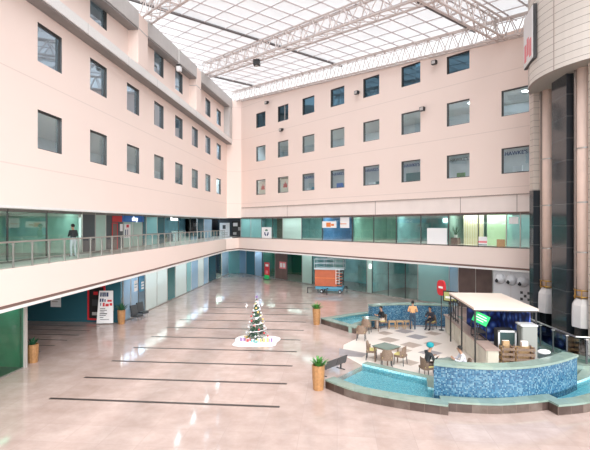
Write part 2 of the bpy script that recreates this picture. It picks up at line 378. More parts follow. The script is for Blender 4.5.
def text_obj(name, body, size, mat, loc, xdir, parent=None, depth=0.01):
    """raised lettering as a mesh; xdir is the reading direction in plan"""
    cu = bpy.data.curves.new(name, 'FONT'); cu.body = body; cu.size = size; cu.extrude = depth; cu.align_x = 'CENTER'; cu.align_y = 'CENTER'
    t = bpy.data.objects.new(name, cu); COL.objects.link(t)
    me = bpy.data.meshes.new_from_object(t.evaluated_get(bpy.context.evaluated_depsgraph_get()))
    bpy.data.objects.remove(t); me.materials.clear(); me.materials.append(mat)
    X = Vector((xdir[0], xdir[1], 0)).normalized(); Z = Vector((0, 0, 1)); Y = X.cross(Z)
    me.transform(Matrix(((X.x, Z.x, -Y.x * -1, 0), (X.y, Z.y, -Y.y * -1, 0), (X.z, Z.z, -Y.z * -1, 0), (0, 0, 0, 1))))
    me.transform(Matrix.Translation(loc))
    o = bpy.data.objects.new(name, me); COL.objects.link(o)
    if parent is not None: o.parent = parent
    return o

# ------------------------------------------------------------------ the building's axes
XL = -12.6                                     # plane of the left wall, runs along +Y
Q = 1 / sqrt(2)
CO = (-12.6, 53.52)                            # where left and back planes meet
BN = (Q, Q)                                    # back wall: 45 degrees, pointing away from the hall
def BK(s, off, z): return Vector((CO[0] + Q * s + Q * off, CO[1] - Q * s + Q * off, z))
def LF(y, off, z): return Vector((XL - off, y, z))   # off > 0 goes into the wall
def wall(fn, s0, s1, z0, ztop, holes, depth, mat, reveal):
    """a wall sheet with real openings and reveals; ztop is a function of s"""
    mb = MB()
    S = sorted({s0, s1, *[h[0] for h in holes], *[h[1] for h in holes]}); Zs = sorted({z0, *[h[2] for h in holes], *[h[3] for h in holes]})
    flip = (fn(1, 0, 0) - fn(0, 0, 0)).cross(Vector((0, 0, 1))).dot(fn(0, 0, 0) - fn(0, 1, 0)) < 0
    def quad(a, b, c, d, m): mb.add([a, b, c, d], [(3, 2, 1, 0) if flip else (0, 1, 2, 3)], m)
    for a, b in zip(S, S[1:]):
        for i, zl in enumerate(Zs):
            top = i == len(Zs) - 1
            za = ztop(a) if top else Zs[i + 1]; zb = ztop(b) if top else Zs[i + 1]
            if any(h[0] <= a + 1e-6 and h[1] >= b - 1e-6 and h[2] <= zl + 1e-6 and h[3] > zl + 1e-6 for h in holes): continue
            quad(fn(a, 0, zl), fn(b, 0, zl), fn(b, 0, zb), fn(a, 0, za), mat)
    for a, b, c, d in holes:
        for p, q in (((a, c), (b, c)), ((b, c), (b, d)), ((b, d), (a, d)), ((a, d), (a, c))):
            quad(fn(p[0], 0, p[1]), fn(p[0], depth, p[1]), fn(q[0], depth, q[1]), fn(q[0], 0, q[1]), reveal)
    return mb
def pbox(mb, fn, s0, s1, o0, o1, z0, z1, mat):
    mb.hexa([fn(s0, o0, z0), fn(s1, o0, z0), fn(s1, o1, z0), fn(s0, o1, z0), fn(s0, o0, z1), fn(s1, o0, z1), fn(s1, o1, z1), fn(s0, o1, z1)], mat)
NW = [0]
def window(fn, s0, s1, z0, z1, off, glass, mull=False):
    NW[0] += 1
    f = MB(); t = 0.06
    for a in ((s0, s0 + t, z0, z1), (s1 - t, s1, z0, z1), (s0, s1, z0, z0 + t), (s0, s1, z1 - t, z1)): pbox(f, fn, a[0], a[1], off, off + 0.07, a[2], a[3], M['frame'])
    if mull: pbox(f, fn, (s0 + s1) / 2 + 0.1, (s0 + s1) / 2 + 0.17, off - .01, off + 0.07, z0, z1, M['frame_light'])
    o = f.build('window_%d' % NW[0]); o['kind'] = 'structure'
    g = MB(); a, b, c, d = fn(s0 + t, off + .04, z0 + t), fn(s1 - t, off + .04, z0 + t), fn(s1 - t, off + .04, z1 - t), fn(s0 + t, off + .04, z1 - t)
    g.add([a, b, c, d], [(0, 1, 2, 3)], glass); g.build('pane', o)
    return o
NT = [0]
def trim(mb, smooth=False):
    NT[0] += 1; o = mb.build('trim_%d' % NT[0], smooth=smooth); o['kind'] = 'structure'; return o

# ------------------------------------------------------------------ floor
mb = MB(); mb.add([(-45, -12, 0), (40, -12, 0), (40, 80, 0), (-45, 80, 0)], [(0, 1, 2, 3)], M['floor']); struct(mb, 'floor')
for k in range(10):
    y = 15.80 + 2.305 * k; x1 = -2.0
    mb = MB(); mb.b2((-10.5, y - 0.075, 0), (x1, y + 0.075, 0.006), M['stripe']); trim(mb)
for k in range(7):
    y = 20.4 + 1.14 * k
    mb = MB(); mb.b2((-24, y - 0.045, 0), (-14.8, y + 0.045, 0.006), M['stripe']); trim(mb)

# ------------------------------------------------------------------ left wall
wl_holes = []
LY = [18.15 + 4.105 * k for k in range(8)]
for k, y in enumerate(LY):
    wl_holes += [(y, y + 1.7, 13.3, 14.95), (y, y + 1.7, 9.6, 11.25)]
    if k not in (0, 2, 5): wl_holes.append((y, y + 1.7, 17.0, 18.6))
ltop = lambda y: 20.8 - 0.0566 * (53.5 - y)
struct(wall(LF, 4.0, 51.3, 7.1, ltop, wl_holes, 0.22, M['plaster'], M['frame']), 'wall_left')
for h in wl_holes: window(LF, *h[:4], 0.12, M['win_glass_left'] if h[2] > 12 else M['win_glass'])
# chamfered corner
cA, cB = Vector((XL, 51.3, 0)), BK(2.2, 0, 0)
mb = MB(); mb.add([(cA.x, cA.y, 7.1), (cB.x, cB.y, 7.1), (cB.x, cB.y, 20.62), (cA.x, cA.y, 20.66)], [(0, 1, 2, 3)], M['plaster']); struct(mb, 'wall_corner')
# ledge, upper frame, pilasters, parapet
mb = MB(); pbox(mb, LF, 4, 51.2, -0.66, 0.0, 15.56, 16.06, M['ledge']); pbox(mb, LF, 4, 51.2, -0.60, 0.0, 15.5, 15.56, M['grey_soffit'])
for y in (20.9, 25.2, 29.4, 33.6, 37.9, 42.1, 46.4): pbox(mb, LF, y, y + .03, -0.665, -0.1, 15.555, 16.065, M['grey_band'])
trim(mb)
for y0, y1 in ((26.55, 27.95), (38.0, 39.35)):
    mb = MB(); z = ltop((y0 + y1) / 2)
    pbox(mb, LF, y0, y1, -0.62, 0, 16.06, z - .1, M['plaster']); pbox(mb, LF, y0 - .02, y1 + .02, -0.64, 0, 18.25, 18.3, M['grey_band']); trim(mb)
mb = MB(); pbox(mb, LF, 49.95, 51.25, -0.64, 0, 16.06, 19.6, M['grey_band']); trim(mb)
for y0, y1 in ((4, 26.55), (27.95, 38.0), (39.35, 51.25)):
    mb = MB(); za, zb = ltop(y0), ltop(y1)
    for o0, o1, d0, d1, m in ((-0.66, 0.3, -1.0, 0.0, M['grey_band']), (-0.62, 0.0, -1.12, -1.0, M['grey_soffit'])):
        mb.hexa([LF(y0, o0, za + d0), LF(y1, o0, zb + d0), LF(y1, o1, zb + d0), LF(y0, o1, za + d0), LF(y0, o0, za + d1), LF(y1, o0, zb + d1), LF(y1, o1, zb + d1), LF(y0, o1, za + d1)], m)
    trim(mb)

# ------------------------------------------------------------------ back wall
BS = [5.22 + 3.93 * k for k in range(8)]
btop = lambda s: 20.85 - 0.08 * s
bk_holes = []
for k, s in enumerate(BS):
    bk_holes += [(s, s + 1.72, 13.3, 14.95), (s, s + 1.72, 9.62, 11.25)]
    if k < 7: bk_holes.append((s, s + 1.72, 17.0, min(18.6, btop(s) - .3)))
bw = wall(BK, 2.2, 37.0, 8.28, btop, bk_holes, 0.22, M['plaster'], M['frame'])
struct(bw, 'wall_back')
bwin = {}
for h in bk_holes:
    k = round((h[0] - 5.22) / 3.93); r = 1 if h[2] > 16 else 2 if h[2] > 12 else 3
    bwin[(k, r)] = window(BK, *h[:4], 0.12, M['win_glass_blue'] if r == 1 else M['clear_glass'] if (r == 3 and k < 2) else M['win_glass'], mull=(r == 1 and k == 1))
# pale band under it, set back a little, with joints and a painted overhang shadow line
mb = MB(); pbox(mb, BK, 1.55, 37, 0.08, 0.35, 7.16, 8.30, M['beige_panel'])
pbox(mb, BK, 1.55, 37, 0.0, 0.1, 8.24, 8.30, M['joint_and_shade']); pbox(mb, BK, 1.5, 37, 0.06, 0.3, 7.10, 7.17, M['brown_strip'])  # dark strip at the top paints the overhang's shadow
for s in (10.58, 22.16, 29.78, 33.65): pbox(mb, BK, s, s + .05, 0.07, 0.2, 7.16, 8.26, M['joint_and_shade'])
trim(mb)

# ------------------------------------------------------------------ balcony parapets (left, corner, back)
def fascia(pts, mat):
    """pts: (x, y, ztop, zbottom, inward normal) polyline, swept with thickness 0.3"""
    mb = MB()
    for p, q in zip(pts, pts[1:]):
        for z1a, z0a, z1b, z0b, d, m in ((p[2], p[3] + .19, q[2], q[3] + .19, 0.3, M['plaster']), (p[3] + .19, p[3] + .06, q[3] + .19, q[3] + .06, 0.3, M['brown_strip']), (p[3] + .06, p[3] - .06, q[3] + .06, q[3] - .06, 0.3, M['white_paint'])):
            e = 0.0 if m is M['plaster'] else 0.04 if m is M['brown_strip'] else -0.02
            mb.hexa([(p[0] + p[4] * e, p[1] + p[5] * e, z0a), (q[0] + q[4] * e, q[1] + q[5] * e, z0b), (q[0] + q[4] * d, q[1] + q[5] * d, z0b), (p[0] + p[4] * d, p[1] + p[5] * d, z0a),
                     (p[0] + p[4] * e, p[1] + p[5] * e, z1a), (q[0] + q[4] * e, q[1] + q[5] * e, z1b), (q[0] + q[4] * d, q[1] + q[5] * d, z1b), (p[0] + p[4] * d, p[1] + p[5] * d, z1a)], m)
    return mb
a, b = BK(1.6, 0, 0), BK(37, 0, 0)
fp = [(XL, 4, 4.66, 3.08, -1, 0), (XL, 30, 4.66, 3.12, -1, 0), (XL, 51.0, 4.70, 3.30, -1, 0.2), (a.x, a.y, 4.80, 3.40, Q * .5, Q * 1.2), (b.x, b.y, 4.86, 3.46, Q, Q)]
trim(fascia(fp, M['plaster']))
# slab: balcony floor on top, white soffit below
mb = MB()
poly = [(XL - .02, 4), (XL - .02, 30), (XL - .02, 51.0), (BK(1.6, .05, 0).x, BK(1.6, .05, 0).y), (BK(37, .05, 0).x, BK(37, .05, 0).y), (BK(37, 12, 0).x, BK(37, 12, 0).y), (BK(2, 16, 0).x, BK(2, 16, 0).y), (-28, 64), (-28, 4)]
zs = [3.08, 3.12, 3.30, 3.40, 3.46, 3.46, 3.40, 3.3, 3.08]
mb.add([(p[0], p[1], z + .05) for p, z in zip(poly, zs)], [tuple(range(len(poly) - 1, -1, -1))], M['white_paint'])
mb.add([(p[0], p[1], z + 1.5) for p, z in zip(poly, zs)], [tuple(range(len(poly)))], M['balcony_floor'])
trim(mb)
mb = MB()   # ceiling of the balcony floor
mb.add([(p[0], p[1], 7.1) for p in poly], [tuple(range(len(poly) - 1, -1, -1))], M['white_paint']); trim(mb)
mb = MB()   # lower lip of the left wall over the balcony
pbox(mb, LF, 4, 51.3, -0.02, 0.25, 7.02, 7.12, M['ledge']); trim(mb)

# ------------------------------------------------------------------ rooms behind the walls
def room(fn, s0, s1, o0, o1, z0, z1, mat, ends=True, fill_strip=0.5, lamp='shop_fill'):
    mb = MB()
    q = lambda pts, m: mb.add(pts, [(0, 1, 2, 3)], m)
    q([fn(s0, o1, z0), fn(s1, o1, z0), fn(s1, o1, z1), fn(s0, o1, z1)], mat)
    q([fn(s0, o0, z0), fn(s1, o0, z0), fn(s1, o1, z0), fn(s0, o1, z0)], M['inner_floor'])
    q([fn(s0, o0, z1), fn(s1, o0, z1), fn(s1, o1, z1), fn(s0, o1, z1)], M['white_paint'])
    if ends:
        q([fn(s0, o0, z0), fn(s0, o1, z0), fn(s0, o1, z1), fn(s0, o0, z1)], mat); q([fn(s1, o0, z0), fn(s1, o1, z0), fn(s1, o1, z1), fn(s1, o0, z1)], mat)
    if fill_strip: q([fn(s0 + .2, o0 + .25, z1 - .01), fn(s1 - .2, o0 + .25, z1 - .01), fn(s1 - .2, o0 + .25 + fill_strip, z1 - .01), fn(s0 + .2, o0 + .25 + fill_strip, z1 - .01)], M[lamp])  # unseen glowing ceiling strip, added to brighten the room
    return trim(mb)
ORD = ['first', 'second', 'third', 'fourth', 'fifth', 'sixth', 'seventh', 'eighth', 'ninth', 'tenth', 'eleventh']
def lights(fn, ss, off, z, label, group, sz=0.5, mat=None):
    for i, s in enumerate(ss):
        mb = MB(); pbox(mb, fn, s, s + sz, off, off + sz, z - .04, z, mat or M['lamp'])
        tag(mb.build('ceiling_light'), label % ORD[i], 'light', group)
for r, (zf, zc) in enumerate(((16.2, 19.2), (12.5, 15.4), (8.8, 11.7))):
    room(LF, 15, 51, 0.23, 5.5, zf, zc, M['inner_grey'], fill_strip=0.35, lamp='lamp')
    for a_, b_, c_ in (((3.2, 18, 19.1), (18, 26, 18.65), (26, 37, 18.3)) if r == 0 else ((3.2, 37, zc),)): room(BK, a_, b_, 0.23, 5.5, zf, c_, M['inner_grey'], fill_strip=(0, .40, .30)[r], lamp='lamp')
lights(BK, [s + .15 for s in BS], 2.6, 15.4, 'ceiling lamp inside the %s middle window of the back wall from the left', 'lamps in the middle windows of the back wall', .28)

# ------------------------------------------------------------------ shop fronts
def front(fn, panels, off, z0, z1, mull=True):
    for s0, s1, kind in panels:
        NW[0] += 1
        f = MB(); t = 0.05
        if mull: pbox(f, fn, s0, s0 + t, off - .03, off + .05, z0, z1, M['frame'] if kind in ('shop_glass', 'shop_glass_green', 'shop_glass_blue', 'clear_glass', 'deep_green_glass') else M['steel'])
        pbox(f, fn, s0, s1, off - .02, off + .04, z0, z0 + .07, M['steel'])
        pbox(f, fn, s0, s1, off - .02, off + .04, z1 - .13, z1, M['grey_soffit'])
        o = f.build('window_%d' % NW[0]); o['kind'] = 'structure'
        g = MB(); e = 0.012
        if kind in ('teal_dark', 'teal_mid', 'slate', 'brown_panel', 'green_panel', 'white_paint'):
            pbox(g, fn, s0 + t, s1, off, off + .05, z0 + .07, z1 - .12, M[kind])
        else:
            g.add([fn(s0 + t, off, z0 + .07), fn(s1, off, z0 + .07), fn(s1, off, z1 - .12), fn(s0 + t, off, z1 - .12)], [(0, 1, 2, 3)], M[kind])
        g.build('pane', o)
# ground floor, left: green glass box, dark passage, long shop front
front(LF, [(9, 11.6, 'deep_green_glass'), (11.6, 14.2, 'deep_green_glass'), (14.2, 17.0, 'deep_green_glass'), (17.0, 19.0, 'deep_green_glass')], 1.25, 0, 3.1)
mb = MB(); mb.b2((-13.95, 18.98, 0), (-13.78, 19.16, 3.1), M['frame_light']); trim(mb)
mb = MB(); mb.b2((-28, 19.15, 0), (-14.05, 19.25, 3.1), M['inner_green']); trim(mb)
room(LF, 8, 19.1, 1.5, 5.0, 0.01, 3.08, M['inner_green'], fill_strip=.25)
mb = MB(); mb.b2((-28, 28.35, 0), (-14.0, 28.5, 3.12), M['teal_dark']); mb.b2((-28.1, 19.2, 0), (-28, 28.4, 3.1), M['teal_dark']); trim(mb)
front(LF, [(28.5, 29.6, 'frost_blue'), (29.6, 30.77, 'frost_blue'), (30.77, 31.94, 'shop_glass_blue'), (31.94, 34.1, 'frost_white'), (34.1, 36.24, 'frost_white'), (36.24, 38.1, 'teal_mid'),
           (38.1, 41.0, 'frost_white'), (41.0, 42.4, 'frost_teal'), (42.4, 44.6, 'frost_blue'), (44.6, 46.4, 'frost_white'), (46.4, 48.2, 'frost_blue'), (48.2, 51.4, 'teal_dark'), (51.4, 54.0, 'shop_glass_green'), (54.0, 57.6, 'frost_blue')], 1.3, 0, 3.2)
room(LF, 28.5, 58, 1.5, 6.0, 0.01, 3.1, M['inner_blue'], fill_strip=1.0)
# balcony level, left
front(LF, [(8, 12.5, 'shop_glass_green'), (12.5, 16.0, 'shop_glass_green'), (16.0, 19.47, 'shop_glass_green'), (19.47, 22.3, 'shop_glass_green'), (22.3, 25.6, 'shop_glass_green'), (25.6, 27.05, 'slate'), (27.05, 28.35, 'frost_mint'), (28.35, 30.78, 'slate'),
           (30.78, 32.3, 'frost_mint'), (32.3, 33.9, 'frost_mint'), (33.9, 34.65, 'teal_dark'), (34.65, 36.86, 'frost_teal'), (36.86, 38.4, 'teal_dark'), (38.4, 42.0, 'shop_glass'), (42.0, 45.5, 'shop_glass'), (45.5, 47.8, 'shop_glass_blue'),
           (47.8, 50.3, 'teal_dark'), (50.3, 53.6, 'frost_blue'), (53.6, 57.4, 'shop_glass_blue')], 2.4, 4.66, 7.1)
room(LF, 8, 25.6, 2.6, 7.0, 4.67, 7.06, M['inner_green']); room(LF, 34.7, 57.5, 2.6, 7.0, 4.67, 7.06, M['inner_blue'])
mb = MB(); mb.b2((-20, 57.5, 4.66), (-9.5, 57.7, 7.1), M['slate']); mb.b2((-20, 58.0, 0), (-12.2, 58.2, 3.4), M['teal_mid']); trim(mb)
# balcony level, back: glass straight above the parapet
ZB = 4.8
front(BK, [(1.6, 3.7, 'frost_teal'), (3.7, 5.79, 'frost_teal'), (5.79, 7.81, 'shop_glass'), (7.81, 9.54, 'shop_glass'), (9.54, 12.6, 'frost_mint'), (12.6, 15.54, 'shop_glass'), (15.54, 19.36, 'shop_glass_blue'),
           (19.36, 21.8, 'shop_glass_green'), (21.8, 24.11, 'shop_glass_green'), (24.11, 26.4, 'shop_glass'), (26.4, 28.71, 'shop_glass'), (28.71, 30.97, 'clear_glass'), (30.97, 32.88, 'clear_glass'), (32.88, 33.76, 'frost_teal'), (33.76, 36.5, 'frost_teal')], 0.3, ZB, 7.12)
room(BK, 1.6, 7.8, 0.5, 4, 4.82, 7.08, M['inner_teal']); room(BK, 9.6, 15.5, 0.5, 4.0, 4.82, 7.08, M['inner_teal'])
room(BK, 15.56, 19.3, 0.5, 4.0, 4.82, 7.08, M['inner_blue']); room(BK, 19.4, 24.1, 0.5, 5, 4.82, 7.08, M['inner_green']); room(BK, 24.12, 28.7, 0.5, 5, 4.82, 7.08, M['inner_teal']); room(BK, 28.72, 37, 0.5, 4, 4.82, 7.08, M['inner_green'])
# ground floor, back: set back 3.2 m under the balcony
front(BK, [(-4.2, -1.65, 'frost_blue'), (-1.65, 0.35, 'teal_dark'), (0.35, 1.83, 'frost_blue'), (1.83, 4.43, 'shop_glass_green'), (4.43, 6.7, 'brown_panel'), (6.7, 9.27, 'shop_glass_green'), (9.27, 10.9, 'frost_mint'), (10.9, 13.04, 'shop_glass'), (13.04, 15.5, 'shop_glass'),
           (15.5, 18.5, 'shop_glass'), (18.5, 19.14, 'frost_mint'), (19.14, 21.0, 'shop_glass'), (21.0, 22.82, 'shop_glass'), (22.82, 24.1, 'shop_glass'), (24.1, 27.0, 'frost_teal'), (27.0, 27.8, 'frost_blue'), (27.8, 29.2, 'brown_panel'), (29.2, 30.5, 'brown_panel'), (30.5, 37, 'slate')], 3.2, 0, 3.44)
room(BK, -4, 1.8, 3.4, 8, 0.01, 3.42, M['inner_blue'], lamp='lamp'); room(BK, 1.84, 9.2, 3.4, 8, 0.01, 3.42, M['green_panel']); room(BK, 9.28, 18.4, 3.4, 8, 0.01, 3.42, M['inner_teal']); room(BK, 18.5, 27.7, 3.4, 9, 0.01, 3.42, M['inner_teal'])
# wall lamps, and glowing panels standing for reflections, in the shops
for s_, z_, o_, lab in ((20.9, 5.95, 4.9, 'small square wall lamp in the green glass room, upper one'), (22.1, 5.5, 4.9, 'small square wall lamp in the green glass room, lower one'), (25.4, 6.55, 4.9, 'small square wall lamp in the teal room beside the white board')):
    mb = MB(); pbox(mb, BK, s_, s_ + .36, o_, o_ + .08, z_, z_ + .3, M['glow_soft']); tag(mb.build('glow_panel'), lab, 'lamp')
for y_, z_, w_, lab in ((19.6, 6.35, .5, 'small glowing reflection panel inside the green glass shop on the left balcony'), (20.6, 6.45, 3.6, 'long bluish glowing reflection band inside the green glass shop on the left balcony')):
    mb = MB(); pbox(mb, LF, y_, y_ + w_, 6.8, 6.95, z_, z_ + .22, M['glow_soft']); tag(mb.build('glow_panel'), lab, 'lamp')
for i, s in enumerate((1.2, 16, 20.2, 21.6, 29.5)):
    mb = MB(); p = BK(s, 1.4, 3.41); mb.tube((p.x, p.y, 3.36), (p.x, p.y, 3.515), 0.07, M['lamp'], n=12)
    tag(mb.build('downlight'), 'small round downlight under the back balcony edge, %s from the left corner' % ORD[i], 'light', 'downlights under the back balcony')

# ------------------------------------------------------------------ glass roof
def RZ(s): return 22.2 - 0.08 * s
TMAX = 33.0
mb = MB()
ss = [0.7 + 1.42 * k for k in range(-1, 36)]
for a, b in zip(ss, ss[1:]):
    ta, tb = min(TMAX, a + 2.2), min(TMAX, b + 2.2)
    mb.add([BK(a, 0.7, RZ(a)), BK(b, 0.7, RZ(b)), BK(b, -tb, RZ(b)), BK(a, -ta, RZ(a))], [(3, 2, 1, 0)], M['roof_glass'])
struct(mb, 'ceiling')
mb = MB(); mg = MB()
for i, s in enumerate(ss):
    t = min(TMAX, s + 2.2); dark = (i % 9 == 4)
    (mg if dark else mb).tube(BK(s, .7, RZ(s) - .07), BK(s, -t, RZ(s) - .07), 0.11 if dark else 0.052, M['gutter'] if dark else M['purlin'], n=6)
for k in range(20):
    t = -0.5 + 1.72 * k; s0 = max(-.7, t - 2.2)
    if s0 < 49: mb.tube(BK(s0, -t, RZ(s0) - .05), BK(49.9, -t, RZ(49.9) - .05), 0.038, M['purlin'], n=5)
trim(mb); trim(mg)
def truss(label, P0, P1, up, wdir, hw, nseg, single_up=True):
    """space truss: two lower chords and an upper chord, zigzag lacing, rungs"""
    T = thing('roof_truss', label, 'truss', P0)
    P0, P1 = Vector(P0), Vector(P1); o = P0.copy(); d = (P1 - P0)
    W_ = Vector(wdir) * hw; U = Vector((0, 0, up))
    lo = []; 
    for sgn in (-1, 1):
        c = MB(); c.tube(W_ * sgn, d + W_ * sgn, 0.075, M['truss'], n=6); c.build('lower_chord', T)
    c = MB(); c.tube(U + W_ * .55, U + d + W_ * .55, 0.07, M['truss'], n=6); c.tube(U - W_ * .55, U + d - W_ * .55, 0.07, M['truss'], n=6); c.build('upper_chord', T)
    l = MB()
    for i in range(nseg):
        a, b, m = d * (i / nseg), d * ((i + 1) / nseg), d * ((i + .5) / nseg)
        for sgn in (-1, 1):
            l.tube(a + W_ * sgn, m + U + W_ * .55 * sgn, 0.036, M['truss'], n=5, cap=False); l.tube(m + U + W_ * .55 * sgn, b + W_ * sgn, 0.036, M['truss'], n=5, cap=False)
        l.tube(a - W_, a + W_, 0.036, M['truss'], n=5, cap=False); l.tube(a - W_, b + W_, 0.03, M['truss'], n=5, cap=False)
        l.tube(m + U - W_ * .55, m + U + W_ * .55, 0.034, M['truss'], n=5, cap=False)
    l.build('lacing', T)
    return T
def LZ(s): return 20.8 - 0.08 * s
for t, lab in ((0.25, 'white lattice roof truss running along the top of the back wall'), (8.3, 'white lattice roof truss crossing the middle of the glass roof'), (17.7, 'white lattice roof truss nearest the camera, landing on the left pilaster')):
    s0 = max(0.5, t + 0.4)
    truss(lab, BK(s0, -t, LZ(s0)), BK(48, -t, LZ(48)), 1.25, (Q, Q, 0), 0.42 if t > 1 else 0.25, int((48 - s0) / (1.42 if t > 1 else 1.0)))
truss('white lattice roof truss running forward from the back wall near the round tower', BK(32.8, 0, LZ(32.8)), BK(32.8, -30, LZ(32.8)), 1.3, (Q, -Q, 0), 0.3, 21)

# ------------------------------------------------------------------ round tower on the right
TC = (14.61, 23.76); TR = 4.72
mb = MB(); mb.lathe([(TR, 13.6), (TR, 24.0)], (*TC, 0), M['drum'], n=72, close=False)
k = 72
def ring(r0, r1, z, mat): mb.lathe([(r0, z), (r1, z)], (*TC, 0), mat, n=72, close=False)
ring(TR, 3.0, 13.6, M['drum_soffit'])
ring(TR - .08, TR, 13.56, M['joint_and_shade'])
for a in (3.45, 3.98, 2.9, 4.5):
    p = (TC[0] + (TR + .005) * cos(a), TC[1] + (TR + .005) * sin(a)); mb.box((p[0], p[1], 18.6), (0.02, 0.03, 10), M['joint_and_shade'], rz=a)
struct(mb, 'wall_tower', smooth=False)
mb = MB(); mb.lathe([(3.0, 0), (3.0, 13.6)], (*TC, 0), M['granite_plain'], n=40, close=False); struct(mb, 'wall_tower_core')
mb = MB(); mb.lathe([(4.3, 0), (4.3, 0.5), (0.1, 0.5)], (*TC, 0), M['granite_plain'], n=40, close=False); trim(mb)
def pier2(label, x0, x1, y0, y1, zsplit):
    T = thing('stone_pier', label, 'pillar', ((x0 + x1) / 2, (y0 + y1) / 2, 0.5)); w, d = x1 - x0, y1 - y0
    a = MB(); a.box((0, 0, (zsplit - .5) / 2), (w, d, zsplit - .5), M['granite']); a.build('granite_shaft', T)
    if zsplit < 13.5:
        b = MB(); b.box((0, 0, (zsplit - .5 + 13.1) / 2), (w - .04, d - .04, 13.1 - (zsplit - .5)), M['pier_tile']); b.build('tiled_shaft', T)['label'] = 'beige tiled upper shaft'
pier2('tower pier beside the back wall, beige tiles above black granite', 10.72, 11.08, 26.05, 26.55, 8.25)
pier2('wide black granite tower pier standing between two pink columns', 10.92, 11.58, 22.85, 24.35, 13.6)
pier2('tower pier at the right edge with a beige tiled face', 11.2, 12.2, 20.2, 21.55, 0.55)
def pink_column(label, x, y):
    T = thing('tower_column', label, 'column', (x, y, 0.5))
    s = MB(); s.lathe([(0.35, 2.55), (0.35, 13.1)], (0, 0, 0), M['pink_column'], n=24); s.build('shaft', T, True)
    c = MB(); n = 8
    c.lathe([(0.40, 2.45), (0.56, 2.15), (0.58, 1.75), (0.58, 1.15)], (0, 0, 0), M['cap_stone'], n=8)
    c.build('capital', T)
    p = MB(); p.box((0, 0, 0.575), (0.7, 0.7, 1.15), M['granite_plain']); p.build('plinth', T)
    r = MB()
    for z in (2.55, 2.85):
        for i in range(16):
            a, b = 2 * pi * i / 16, 2 * pi * (i + 1) / 16
            r.tube((.45 * cos(a), .45 * sin(a), z), (.45 * cos(b), .45 * sin(b), z), 0.03, M['brass'], n=5)
    for i in range(8): a = pi * i / 4; r.tube((.45 * cos(a), .45 * sin(a), 2.45), (.45 * cos(a), .45 * sin(a), 2.85), 0.025, M['brass'], n=5)
    r.build('brass_collar', T)
    ang = atan2(y, x)
    for sgn in (-1, 1):
        q = MB(); dx, dy = -sin(ang) * .40 * sgn, cos(ang) * .40 * sgn
        q.tube((dx, dy, 2.6), (dx, dy, 13.1), 0.055, M['pipe'], n=8); q.build('pipe', T)
    for z in (4.6, 6.9, 9.4):
        q = MB(); q.box((0, 0, z), (0.9, 0.06, 0.07), M['steel'], rz=ang + pi / 2)
        q.lathe([(0.37, z - .03), (0.37, z + .03)], (0, 0, 0), M['steel'], n=20, close=False); q.build('bracket', T)
pink_column('pink tower column with brass collar, next to the back wall', 11.42, 25.72)
pink_column('pink tower column with brass collar, at the right edge of the picture', 11.45, 22.22)
# sign box on the drum
T = thing('sign_box', 'white sign box with a pinkish red mark on the round tower', 'sign', (TC[0] + 4.72 * cos(radians(171)), TC[1] + 4.72 * sin(radians(171)), 0))
ang = radians(171)
u = Vector((-sin(ang), cos(ang), 0)); n_ = Vector((cos(ang), sin(ang), 0))
def sb(name, c, w, h, d, mat):
    mb = MB(); mb.box(c, (d, w, h), mat, rz=ang); return mb.build(name, T)
sb('case', n_ * .02 + Vector((0, 0, 16.0)), 1.9, 2.7, 0.16, M['black']); sb('face', n_ * .11 + Vector((0, 0, 16.0)), 1.82, 2.6, 0.04, M['white_sign'])
mb = MB()
for i in range(3): mb.box(n_ * .135 + u * (0.5 - .5 * i) + Vector((0, 0, 15.35 + .2 * (i % 2))), (0.02, 0.36, 0.9), M['pink_print'], rz=ang)
mb.build('mark', T)

# ------------------------------------------------------------------ fountain
def arc_pts(pts, n=6):
    """smooth polyline through pts (Catmull-Rom)"""
    out = []; m = len(pts)
    for i in range(m - 1):
        p0, p1, p2, p3 = pts[max(0, i - 1)], pts[i], pts[i + 1], pts[min(m - 1, i + 2)]
        for k in range(n):
            t = k / n
            out.append(tuple(0.5 * ((2 * p1[j]) + (-p0[j] + p2[j]) * t + (2 * p0[j] - 5 * p1[j] + 4 * p2[j] - p3[j]) * t * t + (-p0[j] + 3 * p1[j] - 3 * p2[j] + p3[j]) * t ** 3) for j in range(2)))
    out.append(tuple(pts[-1])); return out
def offset(path, d):
    out = []
    for i, p in enumerate(path):
        a, b = path[max(0, i - 1)], path[min(len(path) - 1, i + 1)]
        tx, ty = b[0] - a[0], b[1] - a[1]; l = hypot(tx, ty) or 1
        out.append((p[0] - ty / l * d, p[1] + tx / l * d))
    return out
def strip_wall(mb, path, d, z0, z1, top, sideL, sideR, ends=True):
    """a wall along a path: near side on the path, far side offset by d"""
    far = offset(path, d); acc = 0
    for i in range(len(path) - 1):
        a, b, c, e = path[i], path[i + 1], far[i + 1], far[i]; l = hypot(b[0] - a[0], b[1] - a[1])
        mb.add([(*a, z0), (*b, z0), (*b, z1), (*a, z1)], [(0, 1, 2, 3)], sideL, [[(acc, z0), (acc + l, z0), (acc + l, z1), (acc, z1)]])
        mb.add([(*e, z0), (*c, z0), (*c, z1), (*e, z1)], [(3, 2, 1, 0)], sideR, [[(acc, z1), (acc + l, z1), (acc + l, z0), (acc, z0)]])
        mb.add([(*a, z1), (*b, z1), (*c, z1), (*e, z1)], [(0, 1, 2, 3)], top); acc += l
    if ends:
        for i in (0, -1):
            a, e = path[i], far[i]; l = hypot(e[0] - a[0], e[1] - a[1])
            mb.add([(*a, z0), (*e, z0), (*e, z1), (*a, z1)], [(0, 1, 2, 3)], sideL, [[(0, z0), (l, z0), (l, z1), (0, z1)]])
